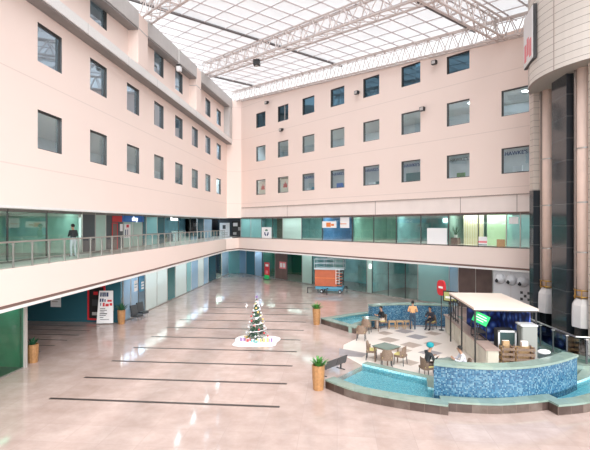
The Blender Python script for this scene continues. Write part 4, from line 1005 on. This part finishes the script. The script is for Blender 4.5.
planter('brown slatted planter with a green plant at the tip of the far basin', -1.30, 29.0, 1.02, False, 2, .6)
planter('brown planter with a drooping dark plant beside the green glass box', -14.02, 19.86, .85, True, 3, .5)
planter('brown planter with a spiky dark plant beside the white sign stand', -13.75, 28.0, .9, True, 4, .75)

# ------------------------------------------------------------------ bench
B_ = thing('metal_bench', 'dark perforated metal bench behind the front basin', 'bench', (-0.22, 19.72, 0), radians(53)); B_.scale = (.92, .9, .76)
for x in (-.40, .40):
    mb = MB(); mb.hexa([Vector((x - .37, -.26, .44)), Vector((x + .37, -.26, .44)), Vector((x + .37, -.22, .44)), Vector((x - .37, -.22, .44)), Vector((x - .37, -.36, .88)), Vector((x + .37, -.36, .88)), Vector((x + .37, -.33, .88)), Vector((x - .37, -.33, .88))], M['perforated']); mb.build('backrest', B_)
    mb = MB(); mb.box((x, 0, .42), (0.74, 0.46, 0.03), M['perforated']); mb.build('seat', B_)
mb = MB(); mb.box((0, 0, .38), (1.6, 0.06, 0.05), M['dark_grey']); mb.build('beam', B_)
for x in (-.7, .7):
    mb = MB(); mb.box((x, 0, .19), (0.05, 0.06, 0.38), M['dark_grey']); mb.box((x, 0, .02), (0.05, 0.5, 0.04), M['dark_grey']); mb.box((x, -.22, .42), (0.05, 0.05, 0.06), M['dark_grey']); mb.build('leg', B_)

# ------------------------------------------------------------------ Christmas tree
tx, ty = -4.38, 24.6
rnd = random.Random(5)
C_ = thing('snow_cloth', 'white cloth spread on the floor under the Christmas tree', 'cloth', (tx, ty, 0))
mb = MB(); n = 36; rings = 6; vs = [(0, 0, .10)]; fs = []
for j in range(1, rings + 1):
    for i in range(n):
        a = 2 * pi * i / n; q = 1 / max(abs(cos(a)), abs(sin(a)))
        rx, ry = 1.2 * min(q, 1.22), 1.2 * min(q, 1.22); t = j / rings
        z = .10 * (1 - t) + .04 * rnd.random() * (1 if j < rings else 0) + .012
        vs.append((rx * cos(a) * t * (1 + .05 * sin(5 * a)), ry * sin(a) * t * (1 + .05 * cos(3 * a)), z))
for i in range(n): fs.append((0, 1 + i, 1 + (i + 1) % n))
for j in range(rings - 1):
    for i in range(n): fs.append((1 + j * n + i, 1 + (j + 1) * n + i, 1 + (j + 1) * n + (i + 1) % n, 1 + j * n + (i + 1) % n))
mb.add(vs, fs, M['cloth_white']); mb.build('cloth', C_, True)
T = thing('christmas_tree', 'slim decorated Christmas tree standing on a white cloth', 'tree', (tx, ty, .08))
mb = MB(); mb.tube((0, 0, 0), (0, 0, 2.25), .045, M['brown_panel'], .012); mb.build('trunk', T)
mb = MB()
for i in range(520):
    t = rnd.random() ** 1.25; z = .22 + 2.05 * t; R0 = .62 * (1 - t) + .03; R0 *= 0.8 + .2 * abs(sin(z * 9)); a = rnd.random() * 2 * pi
    r0 = R0 * rnd.uniform(.1, .5); d = Vector((cos(a), sin(a), 0)); b = d * r0 + Vector((0, 0, z)); tip = d * R0 + Vector((0, 0, z - .10 - .05 * rnd.random())); s = Vector((-sin(a), cos(a), 0)) * .035
    m = b.lerp(tip, .55) + Vector((0, 0, .03)); mb.add([b - s * .4, b + s * .4, m + s, m - s, tip], [(0, 1, 2, 3), (3, 2, 4)], M['needles'])
mb.build('foliage', T)
for k in range(46):
    t = (k + .5) / 46; z = .25 + 1.95 * t; R0 = (.62 * (1 - t) + .03) * .95; a = k * 2.399
    mb = MB(); mb.sphere((R0 * cos(a), R0 * sin(a), z - .05), .058, [M['gift_red'], M['gift_gold'], M['tinsel'], M['tinsel'], M['tinsel']][k % 5], 8); mb.build('ornament', T, True)
mb = MB(); pts = []
for k in range(120): t = k / 119; R0 = .60 * (1 - t) + .04; a = t * 2 * pi * 5.5; pts.append(Vector((R0 * cos(a), R0 * sin(a), .28 + 1.95 * t)))
mb.path(pts, .018, M['tinsel'], 5); mb.build('garland', T)
mb = MB()
for q in range(5):
    a, b = pi / 2 + 2 * pi * q / 5, pi / 2 + 2 * pi * (q + .5) / 5; a2 = pi / 2 + 2 * pi * (q - .5) / 5
    mb.add([(0, -.03, 2.33), (.11 * cos(a), 0, 2.33 + .11 * sin(a)), (.045 * cos(b), 0, 2.33 + .045 * sin(b)), (.045 * cos(a2), 0, 2.33 + .045 * sin(a2)), (0, .03, 2.33)], [(0, 3, 1), (0, 1, 2), (4, 1, 3), (4, 2, 1)], M['gift_purple'])
mb.build('star', T)
gifts = [(-.72, -.30, .24, 'gift_purple', 'purple gift box at the left end of the white cloth'), (-.38, -.45, .22, 'gift_red', 'red gift box left of the tree'), (-.12, -.52, .18, 'gift_teal', 'teal gift box in front of the tree'),
         (.22, -.48, .24, 'gift_gold', 'gold gift box right of the tree foot'), (.56, -.40, .28, 'gift_gold', 'larger gold gift box right of the tree'), (.80, -.32, .24, 'gift_purple', 'purple gift box at the right end of the white cloth'), (-.55, .1, .26, 'gift_gold', 'gold gift box behind the left of the tree'), (.1, -.70, .16, 'gift_teal', 'small teal gift box nearest the front edge of the cloth')]
for x, y, s, m, lab in gifts:
    G = thing('gift_box', lab, 'gift', (tx + x, ty + y, .07), rnd.random())
    mb = MB(); mb.box((0, 0, s * .36), (s, s * .8, s * .72), M[m]); mb.build('box', G)
    mb = MB(); mb.box((0, 0, s * .37), (s * .14, s * .82, s * .75), M['tinsel']); mb.box((0, 0, s * .37), (s * 1.02, s * .14, s * .75), M['tinsel'])
    mb.sphere((-.03, 0, s * .77), .03, M['tinsel'], 8, (1.3, .7, .8)); mb.sphere((.03, 0, s * .77), .03, M['tinsel'], 8, (1.3, .7, .8)); mb.build('ribbon', G)

# ------------------------------------------------------------------ scissor lift
T = thing('scissor_lift', 'orange and blue mobile work platform under the back balcony', 'lift', (-0.75, 42.55, 0), radians(-8))
mb = MB(); mb.box((0.1, 0, .52), (2.5, 1.3, .22), M['lift_blue']); mb.box((.55, 0, .36), (1.5, 1.0, .25), M['lift_blue']); mb.build('chassis', T)
mb = MB(); mb.box((-.2, 0, 1.42), (2.05, 1.15, 1.5), M['lift_orange']); mb.box((-.2, 0, 1.42), (2.08, 1.18, .04), M['orange']); mb.build('tarpaulin', T)['label'] = 'orange cover round the folded lift'
for k in range(5):
    mb = MB(); z = .75 + .28 * k; s = 1 if k % 2 else -1
    mb.box((1.05, 0, z + .14), (0.5, 1.1, .09), M['lift_dark'], rot=Matrix.Rotation(radians(14 * s), 3, 'Y')); mb.box((1.05, -.56, z), (0.5, .05, .07), M['lift_orange']); mb.build('scissor_arm', T)
mb = MB(); mb.box((.1, 0, 2.26), (2.75, 1.35, .14), M['lift_grey']); mb.build('deck', T)
mb = MB()
for sy in (-.62, .62):
    for z in (2.75, 3.15): mb.tube((-1.25, sy, z), (1.45, sy, z), .028, M['lift_grey'], n=6)
    for x in (-1.25, -.35, .55, 1.45): mb.tube((x, sy, 2.3), (x, sy, 3.15), .028, M['lift_grey'], n=6)
for x in (-1.25, 1.45):
    for z in (2.75, 3.15): mb.tube((x, -.62, z), (x, .62, z), .028, M['lift_grey'], n=6)
mb.build('guard_rail', T)
mb = MB()
for y in (-.78, -.70): pass
for x in (.75, 1.05): mb.tube((x, -.68, .9), (x, -.68, 2.3), .025, M['white_paint'], n=6)
for k in range(6): mb.tube((.75, -.68, 1.0 + .24 * k), (1.05, -.68, 1.0 + .24 * k), .018, M['white_paint'], n=6)
mb.build('ladder', T)
for x, y in ((-1.9, -.6), (.0, -1.2), (1.6, .7), (-1.2, .9)):
    mb = MB(); mb.tube((max(-1, min(1, x)), max(-.5, min(.5, y)), .5), (x, y, .5), .045, M['lift_dark']); mb.tube((x, y, .55), (x, y, .03), .04, M['lift_dark']); mb.tube((x, y, 0), (x, y, .03), .1, M['lift_dark']); mb.build('outrigger', T)
for x, y in ((-.6, -.55), (1.1, -.55), (-.6, .55), (1.1, .55)):
    mb = MB(); mb.tube((x, y - .06, .18), (x, y + .06, .18), .18, M['lift_dark'], n=16); mb.tube((x, y - .065, .18), (x, y + .065, .18), .08, M['lift_grey'], n=12); mb.build('wheel', T)

# ------------------------------------------------------------------ nozzle panel beside the tower
T = thing('air_nozzle_panel', 'grey panel with three round air nozzles at the foot of the back wall', 'vent', (0, 0, 0))
mb = MB(); pbox(mb, BK, 32.05, 34.6, .25, .6, 0, 3.42, M['machine']); mb.build('panel', T)
for s, z in ((32.53, 2.86), (33.27, 2.83), (33.99, 2.78)):
    mb = MB(); p = BK(s, .22, z); d = Vector((-Q, -Q, 0)); mb.sphere(p, .34, M['machine'], 16); q = MB()
    mb.tube(p + d * .18 + Vector((-.03, 0, -.05)), p + d * .34 + Vector((-.08, 0, -.1)), .17, M['machine'], .15, n=16); o = mb.build('nozzle', T, True)
    q.tube(p + d * .30 + Vector((-.06, 0, -.09)), p + d * .345 + Vector((-.082, 0, -.102)), .135, M['black'], n=16); q.build('opening', o)
mb = MB()
for s in (33.2,): pbox(mb, BK, s, s + .03, .24, .26, .1, 3.4, M['grey_band'])
mb.build('joint', T)
mb = MB()
for dx, dz in ((0, 0), (.22, .2), (-.22, .2), (.22, -.2), (-.22, -.2)): p = BK(34.1 + dx, .245, 1.9 + dz); mb.box(p, (.16, .02, .16), M['dark_grey'], rz=-pi / 4)
mb.build('emblem', T)

# ------------------------------------------------------------------ signs, posters and small fittings
def board(name, label, cat, fn, s0, s1, off, z0, z1, mat, marks=(), frame=None, group=None):
    """flat poster with its marks (rects in board fractions) as a child"""
    T = thing(name, label, cat, fn((s0 + s1) / 2, off, z0), 0, group); o = Vector(T.location)
    f2 = lambda s, q, z: fn(s, q, z) - o
    mb = MB(); pbox(mb, f2, s0, s1, off - .02, off, z0, z1, mat); mb.build('sheet', T)
    if frame:
        mb = MB(); t = .1
        for a in ((s0 - t, s0, z0 - t, z1 + t), (s1, s1 + t, z0 - t, z1 + t), (s0, s1, z0 - t, z0), (s0, s1, z1, z1 + t)): pbox(mb, f2, a[0], a[1], off - .06, off + .02, a[2], a[3], frame)
        mb.build('frame', T)
    groups = {}
    for u0, u1, v0, v1, m in marks: groups.setdefault(m, []).append((u0, u1, v0, v1))
    for m, L in groups.items():
        mb = MB()
        for u0, u1, v0, v1 in L: pbox(mb, f2, s0 + (s1 - s0) * u0, s0 + (s1 - s0) * u1, off - .028, off - .02, z0 + (z1 - z0) * v0, z0 + (z1 - z0) * v1, M[m])
        mb.build('print', T)
    return T
# red flower posters in two lower windows of the back wall
for k, lab in ((0, 'white blind with a red flower emblem, in the leftmost lower window of the back wall'), (1, 'white blind with a red flower emblem, in the second lower window from the left corner')):
    s = BS[k]; T = thing('window_poster', lab, 'poster', BK(s + .86, .30, 9.75)); o = Vector(T.location)
    mb = MB(); pbox(mb, lambda a, q, z: BK(a, q, z) - o, s + .1, s + 1.62, .30, .32, 9.72, 11.05, M['white_sign']); mb.build('sheet', T)
    mb = MB(); c = BK(s + .86, .29, 10.2) - o; X = Vector((Q, -Q, 0)); Zv = Vector((0, 0, 1))
    for a, L in ((90, .62), (52, .5), (128, .5), (20, .42), (160, .42)):
        d = X * cos(radians(a)) + Zv * sin(radians(a)); e = X * -sin(radians(a)) + Zv * cos(radians(a))
        mb.add([c, c + d * L * .5 + e * .13, c + d * L, c + d * L * .5 - e * .13], [(0, 1, 2, 3)], M['pink_print'])
    mb.build('emblem', T)
# lettering on the lower windows
for k in range(2, 8):
    s = BS[k]
    lab = ['third', 'fourth', 'fifth', 'sixth', 'seventh', 'eighth'][k - 2]
    t = text_obj('window_lettering', "HAWKE'S", 0.34, M['navy'] if k != 6 else M['dark_grey'], BK(s + .86, .115, 10.88), (Q, -Q))
    tag(t, 'dark lettering on the %s lower window of the back wall from the left' % lab, 'lettering')
    mats = ['inner_teal', 'inner_blue', 'frost_mint', 'green_panel', 'leaf', 'white_sign']
    for j, (a, b, c, d, m) in enumerate({2: [(.1, .6, 0, .32, 'white_sign'), (.7, 1.5, .1, .4, 'lift_blue')], 3: [(.3, 1.0, 0, .5, 'blue_sign'), (1.0, 1.6, 0, .45, 'lift_blue')], 4: [(.2, .8, 0, .3, 'white_sign'), (.9, 1.5, 0, .35, 'teal_mid')],
                                          5: [(.1, 1.6, 0, .75, 'teal_mid'), (1.1, 1.65, .05, .6, 'green_panel')], 6: [(.5, 1.1, .05, .4, 'leaf'), (.1, .4, 0, .15, 'white_sign')], 7: [(.5, 1.1, .15, .5, 'white_sign'), (.7, 1.1, 0, .15, 'dark_grey')]}[k]):
        mb = MB(); pbox(mb, BK, s + a, s + b, .45 + .14 * j, .56 + .14 * j, 9.6 + c, 9.6 + d, M[m]); o = mb.build('window_box')
        tag(o, '%s box on the sill inside the %s lower window of the back wall' % ({'white_sign': 'white', 'lift_blue': 'blue grey', 'blue_sign': 'blue', 'teal_mid': 'teal', 'green_panel': 'dark green', 'leaf': 'leaf green', 'dark_grey': 'dark'}[m], lab), 'box')
# screen in the nearest lower window on the left
mb = MB(); pbox(mb, LF, 18.6, 19.5, 1.6, 1.66, 10.1, 10.7, M['screen']); tag(mb.build('wall_screen'), 'lit blue screen inside the nearest lower window of the left wall', 'screen')
# balcony signs
T = board('shop_sign', 'blue shop sign with white letters above the pale balcony doors', 'sign', LF, 30.6, 34.2, 2.39, 6.55, 7.0, M['blue_sign'])
t = text_obj('lettering', 'nbey', 0.5, M['lit_white'], (XL - 2.36, 32.6, 6.78), (0, 1)); mw = t.matrix_world.copy(); t.parent = T; t.location = Vector((0, 0, 0)) - Vector(T.location)
T = board('shop_sign', 'white glowing shop sign over the glass shop further along the left balcony', 'sign', LF, 39.0, 42.6, 2.39, 6.72, 6.98, M['teal_dark'])
t = text_obj('lettering', 'Obsession', 0.46, M['lit_white'], (XL - 2.36, 40.8, 6.85), (0, 1)); t.parent = T; t.location = Vector((0, 0, 0)) - Vector(T.location)
T = board('shop_sign', 'red sign over the narrow red door on the left balcony', 'sign', LF, 29.2, 30.6, 2.39, 6.55, 6.95, M['red'])
T = board('narrow_door', 'narrow reddish door between dark panels on the left balcony', 'door', LF, 29.15, 29.95, 2.39, 4.67, 6.5, M['brown_panel'], [(.0, .12, 0, 1, 'red'), (.88, 1, 0, 1, 'red'), (0, 1, .96, 1, 'red')])
board('notice', 'small white notice beside the narrow red door', 'notice', LF, 30.3, 30.68, 2.39, 5.9, 6.4, M['white_sign'])
board('notice', 'white poster with dark print on the pale balcony door, left side', 'poster', LF, 30.95, 31.9, 2.39, 5.4, 6.4, M['white_sign'], [(.3, .7, .75, .95, 'red'), (.1, .25, .1, .6, 'navy'), (.45, .55, .1, .6, 'navy')])
board('standing_poster', 'tall white poster stand at the far end of the left balcony', 'poster', lambda s, o, z: Vector((s, 55.0 + o, z)), -14.4, -13.15, 0, 4.66, 6.55, M['white_sign'], [(.3, .6, .6, .85, 'dark_grey'), (.2, .8, .2, .25, 'grey_band'), (.2, .8, .32, .37, 'grey_band')])
board('standing_poster', 'dark poster wall with pale emblems at the far end of the left balcony', 'poster', lambda s, o, z: Vector((s, 55.2 + o, z)), -12.9, -11.5, 0, 4.66, 6.75, M['black'], [(.1, .5, .7, .9, 'white_sign'), (.55, .9, .45, .65, 'grey_band'), (.1, .4, .2, .35, 'grey_band')])
# back rooms at balcony level
fB = BK
T = board('standing_poster', 'white poster with a dark ring emblem in the back glass front, left part', 'poster', fB, 5.95, 7.7, .24, 4.82, 6.05, M['white_sign'])
mb = MB(); o = Vector(T.location); c = BK(6.85, .205, 5.45) - o
for q in range(3):
    for j in range(3):
        a = radians(90 + 120 * q + 26 * (j - 1)); p = c + Vector((Q, -Q, 0)) * (.30 * cos(a)) + Vector((0, 0, .30 * sin(a))); mb.sphere(p, .085, M['navy'] if q else M['green_panel'], 8)
mb.build('emblem', T)
board('curtain', 'beige pleated curtain panel beside the ring emblem poster', 'curtain', fB, 7.85, 9.5, .9, 4.82, 7.08, P('curtain_beige', (0.42, 0.31, 0.22), .8), [(.06 + .11 * i, .10 + .11 * i, 0, 1, 'brown_panel') for i in range(8)])
mb = MB(); 
T = thing('side_table', 'brown side table behind the pale glass at balcony height', 'table', BK(9.9, .8, 4.82))
o = Vector(T.location)
mb = MB(); pbox(mb, lambda a, q, z: BK(a, q, z) - o, 9.62, 11.2, .6, 1.1, 5.72, 5.8, M['brown_panel']); mb.build('tabletop', T)
for a in (9.66, 11.05):
    mb = MB(); pbox(mb, lambda s, q, z: BK(s, q, z) - o, a, a + .12, .65, 1.05, 4.82, 5.72, M['brown_panel']); mb.build('leg', T)
board('notice', 'white notice with an orange mark in the blue glass front', 'notice', fB, 15.65, 17.5, .24, 6.05, 6.65, M['white_sign'], [(.3, .62, .15, .8, 'orange'), (.65, .85, .3, .6, 'orange')])
board('notice', 'large white notice with a red line in the blue glass front', 'notice', fB, 18.0, 19.1, .24, 6.05, 7.0, M['white_sign'], [(.0, .7, .35, .42, 'orange')])
board('whiteboard', 'white board standing behind the glass in the middle of the back front', 'board', fB, 27.0, 28.65, .27, 4.9, 6.1, M['white_sign'])
board('curtain', 'cream pleated curtain behind the back glass near the tower', 'curtain', fB, 29.35, 30.85, 1.3, 4.82, 7.08, P('curtain_cream', (0.82, 0.80, 0.62), .8), [(.08 + .12 * i, .10 + .12 * i, 0, 1, 'cushion') for i in range(8)])
board('curtain', 'light green blind behind the back glass nearer the tower', 'curtain', fB, 31.1, 32.8, 1.3, 4.82, 7.08, P('blind_green', (0.58, 0.82, 0.55), .8), [(.06 + .10 * i, .075 + .10 * i, 0, 1, 'leaf') for i in range(0)])
board('notice', 'small white and pink notice low on the light green blind', 'notice', fB, 31.05, 31.65, .24, 4.92, 5.55, M['white_sign'], [(0, 1, .35, .55, 'pink_print'), (0, 1, .1, .18, 'teal_mid')])
board('notice', 'brown card low on the right of the light green blind', 'notice', fB, 32.3, 32.85, .24, 4.88, 5.4, M['rattan'])
board('notice', 'white notice on the teal glass closest to the tower', 'notice', fB, 33.1, 33.7, .24, 6.4, 6.85, M['white_sign'])
T = thing('potted_plant', 'spiky plant on a low cabinet behind the back glass', 'plant', BK(29.05, .75, 4.82))
mb = MB(); mb.box((0, 0, .3), (.5, .4, .6), M['brown_panel'], rz=-pi / 4); mb.build('cabinet', T)
mb = MB(); mb.lathe([(.1, .6), (.14, .8)], (0, 0, 0), M['white_sign'], n=14); mb.build('pot', T)
mb = MB()
for i in range(22):
    a = rnd.random() * 2 * pi; el = rnd.uniform(.7, 1.5); L = rnd.uniform(.5, .95); d = Vector((cos(a) * cos(el), sin(a) * cos(el), sin(el))); s = Vector((-sin(a), cos(a), 0)) * .03; b = Vector((0, 0, .78))
    mb.add([b - s, b + s, b + d * L], [(0, 1, 2)], M['leaf_dark'])
mb.build('foliage', T)
# ground floor posters
T = thing('sign_stand', 'tall white sign stand with blue and red print beside the dark passage', 'sign', (-14.78, 27.95, 0)); T.scale = (.86, 1, 1)
Rm = Matrix.Rotation(radians(8), 3, 'Z')
mb = MB(); p = [Rm @ Vector(v) for v in ((-.62, -.1, .05), (.58, -.1, .05), (.58, -.06, .05), (-.62, -.06, .05), (-.52, .12, 2.1), (.48, .12, 2.1), (.48, .16, 2.1), (-.52, .16, 2.1))]
mb.hexa(p, M['white_sign']); mb.build('panel', T)
def on(u, v, e=.012): return Rm @ Vector(((-.62 + .10 * v) + (1.2 - .2 * v) * u, -.1 + .22 * v - e, .05 + 2.05 * v))
def marks(L, mat):
    mb = MB()
    for u0, u1, v0, v1 in L: mb.add([on(u0, v0), on(u1, v0), on(u1, v1), on(u0, v1)], [(0, 1, 2, 3)], mat)
    return mb.build('print', T)
marks([(.10, .20, .82, .95), (.23, .28, .82, .95), (.31, .42, .82, .95), (.45, .52, .82, .95), (.55, .68, .82, .95), (.10, .2, .66, .76), (.25, .36, .66, .76), (.42, .5, .66, .74), (.15, .2, .54, .63)], M['navy'])
marks([(.62, .92, .66, .72), (.32, .45, .52, .63), (.5, .72, .52, .60), (.78, .95, .54, .62)], M['red'])
marks([(.16, .5, .44, .46), (.16, .6, .39, .41), (.18, .45, .34, .36), (.16, .62, .28, .31), (.16, .55, .23, .25), (.18, .4, .17, .19), (.2, .75, .11, .125)], M['dark_grey'])
mb = MB(); mb.tube(Rm @ Vector((-.4, .14, 2.0)), Rm @ Vector((-.45, .5, 0)), .02, M['steel']); mb.tube(Rm @ Vector((.4, .14, 2.0)), Rm @ Vector((.45, .5, 0)), .02, M['steel']); mb.build('prop', T)
fP = lambda s, o, z: Vector((s, 28.35 + o, z))
board('wall_poster', 'white notice on the dark wall of the ground floor passage', 'notice', fP, -18.75, -18.05, -.01, .95, 1.75, M['white_sign'], [(.1, .9, .6, .7, 'grey_band'), (.1, .7, .4, .5, 'grey_band')])
board('wall_poster', 'dark poster in a red frame behind the white sign stand', 'poster', fP, -16.1, -15.1, -.01, .25, 2.3, M['black'], [(.3, .6, .75, .85, 'red'), (.2, .8, .4, .6, 'dark_grey'), (.2, .7, .1, .2, 'grey_band')], frame=M['red'])
board('notice', 'white poster on the blue shop front beside the tall sign stand', 'poster', LF, 30.05, 30.6, 1.26, 1.75, 2.5, M['white_sign'], [(.1, .9, .6, .68, 'lift_blue'), (.1, .7, .35, .42, 'lift_blue')])
board('notice', 'white print on the blue shop pillar', 'poster', LF, 31.05, 31.65, 1.26, 1.6, 2.4, M['lift_blue'], [(.2, .9, .7, .85, 'white_sign'), (.2, .9, .45, .6, 'white_sign'), (.2, .9, .2, .35, 'white_sign')])
def lounge(label, x, y):
    T = thing('lounge_chair', label, 'chair', (x, y, .012), radians(-20))
    mb = MB(); mb.box((0, 0, .32), (.55, .55, .16), M['dark_grey']); mb.build('seat', T)
    mb = MB(); mb.box((-.25, 0, .68), (.1, .55, .62), M['dark_grey'], rot=Matrix.Rotation(radians(-14), 3, 'Y')); mb.build('backrest', T)
    for sx in (-.22, .22):
        for sy in (-.22, .22): mb = MB(); mb.tube((sx, sy, 0), (sx, sy, .26), .02, M['steel']); mb.build('leg', T)
lounge('dark lounge chair in front of the blue shop front, nearer the planter', -13.25, 29.15); lounge('dark lounge chair in front of the blue shop front, further from the planter', -13.3, 30.2)
T = board('standing_poster', 'tall red poster stand with a green foot under the back balcony', 'poster', fB, 3.75, 4.7, 2.2, .1, 1.95, M['red'], [(.2, .8, .75, .9, 'white_sign'), (.25, .75, .3, .5, 'pink_print'), (0, 1, 0, .22, 'green_sign')])
mb = MB(); p = BK(4.22, 2.2, 0) - BK(4.22, 2.2, .1); mb.box((0, 0, -.05), (.9, .5, .1), M['green_panel'], rz=-pi / 4); mb.build('foot', T)
board('wall_poster', 'pink and white poster beside the red poster stand', 'poster', fB, 5.4, 6.6, 3.12, 1.3, 2.1, M['pink_print'], [(.1, .45, .2, .8, 'white_sign'), (.55, .9, .2, .8, 'white_sign')])
# the lit exit board on the pale pillar under the back balcony
mb = MB(); pbox(mb, BK, 18.85, 19.08, 3.12, 3.19, 2.3, 2.7, M['lit_white']); tag(mb.build('lit_sign'), 'small glowing white sign on the pale green pillar under the back balcony', 'sign')
# dining sofa and low furniture hidden in the balcony shop
for i, (y, c) in enumerate(((39.6, 'rattan'), (41.2, 'dark_grey'), (43.2, 'white_sign'), (44.2, 'white_sign'))):
    mb = MB(); pbox(mb, LF, y, y + .7, 2.9, 3.5, 4.67, 5.4 if i < 2 else 5.7, M[c]); pbox(mb, LF, y + .05, y + .65, 2.95, 3.45, 5.4 if i < 2 else 5.7, 5.45 if i < 2 else 5.76, M['dark_grey'])
    tag(mb.build('display_unit'), ['tan display unit inside the shop under the glowing sign', 'dark display unit inside the shop right of the tan one', 'tall white display unit in the far balcony shop, left of two', 'tall white display unit in the far balcony shop, right of two'][i], 'display unit')
# floodlights on the back wall and under the roof
def flood(label, pos, mat='black'):
    T = thing('floodlight', label, 'light', Vector(pos) + Vector((-.06 * Q, -.06 * Q, 0)), -pi / 4)
    mb = MB(); mb.box((0, -.3, 0), (.36, .22, .3), M[mat]); mb.build('housing', T)
    mb = MB(); mb.box((0, -.415, 0), (.28, .02, .22), M['grey_band']); mb.build('lens', T)
    mb = MB(); mb.box((0, -.1, .12), (.06, .24, .05), M['dark_grey']); mb.box((0, -.03, .1), (.16, .05, .2), M['dark_grey']); mb.build('bracket', T)
for s, z, lab in ((7.6, 19.3, 'black floodlight high on the back wall near the left corner'), (10.1, 16.0, 'black floodlight between the top and middle windows, second column'), (20.5, 17.5, 'black floodlight on the back wall left of the fifth top window'), (27.0, 14.85, 'black floodlight right of the sixth middle window'), (28.0, 18.0, 'black floodlight under the eave beside the sixth top window')):
    flood(lab, BK(s, 0, z))
T = thing('floodlight', 'black floodlight hanging from the middle roof truss', 'light', BK(17.2, -8.3, LZ(17.2)))
mb = MB(); mb.box((0, 0, -.3), (.5, .5, .42), M['black']); mb.build('housing', T); mb = MB(); mb.tube((0, 0, -.1), (0, 0, .1), .03, M['dark_grey']); mb.build('bracket', T)
mb = MB(); mb.tube((0, 0, -.52), (0, 0, -.58), .16, M['grey_band'], n=14); mb.build('lens', T)

T = thing('hanging_speaker', 'small white speaker with a dark top hanging below the left parapet beside an upper window', 'speaker', (-11.8, 33.18, 18.03))
mb = MB(); mb.box((0, 0, 0), (.3, .34, .34), M['white_sign']); mb.build('case', T)
mb = MB(); mb.box((0, 0, .24), (.3, .34, .14), M['black']); mb.build('top', T)
mb = MB(); mb.tube((0, 0, .31), (0, 0, 1.5), .02, M['white_paint']); mb.tube((0, 0, 1.5), (-.3, 0, 1.5), .02, M['white_paint']); mb.build('rod', T)
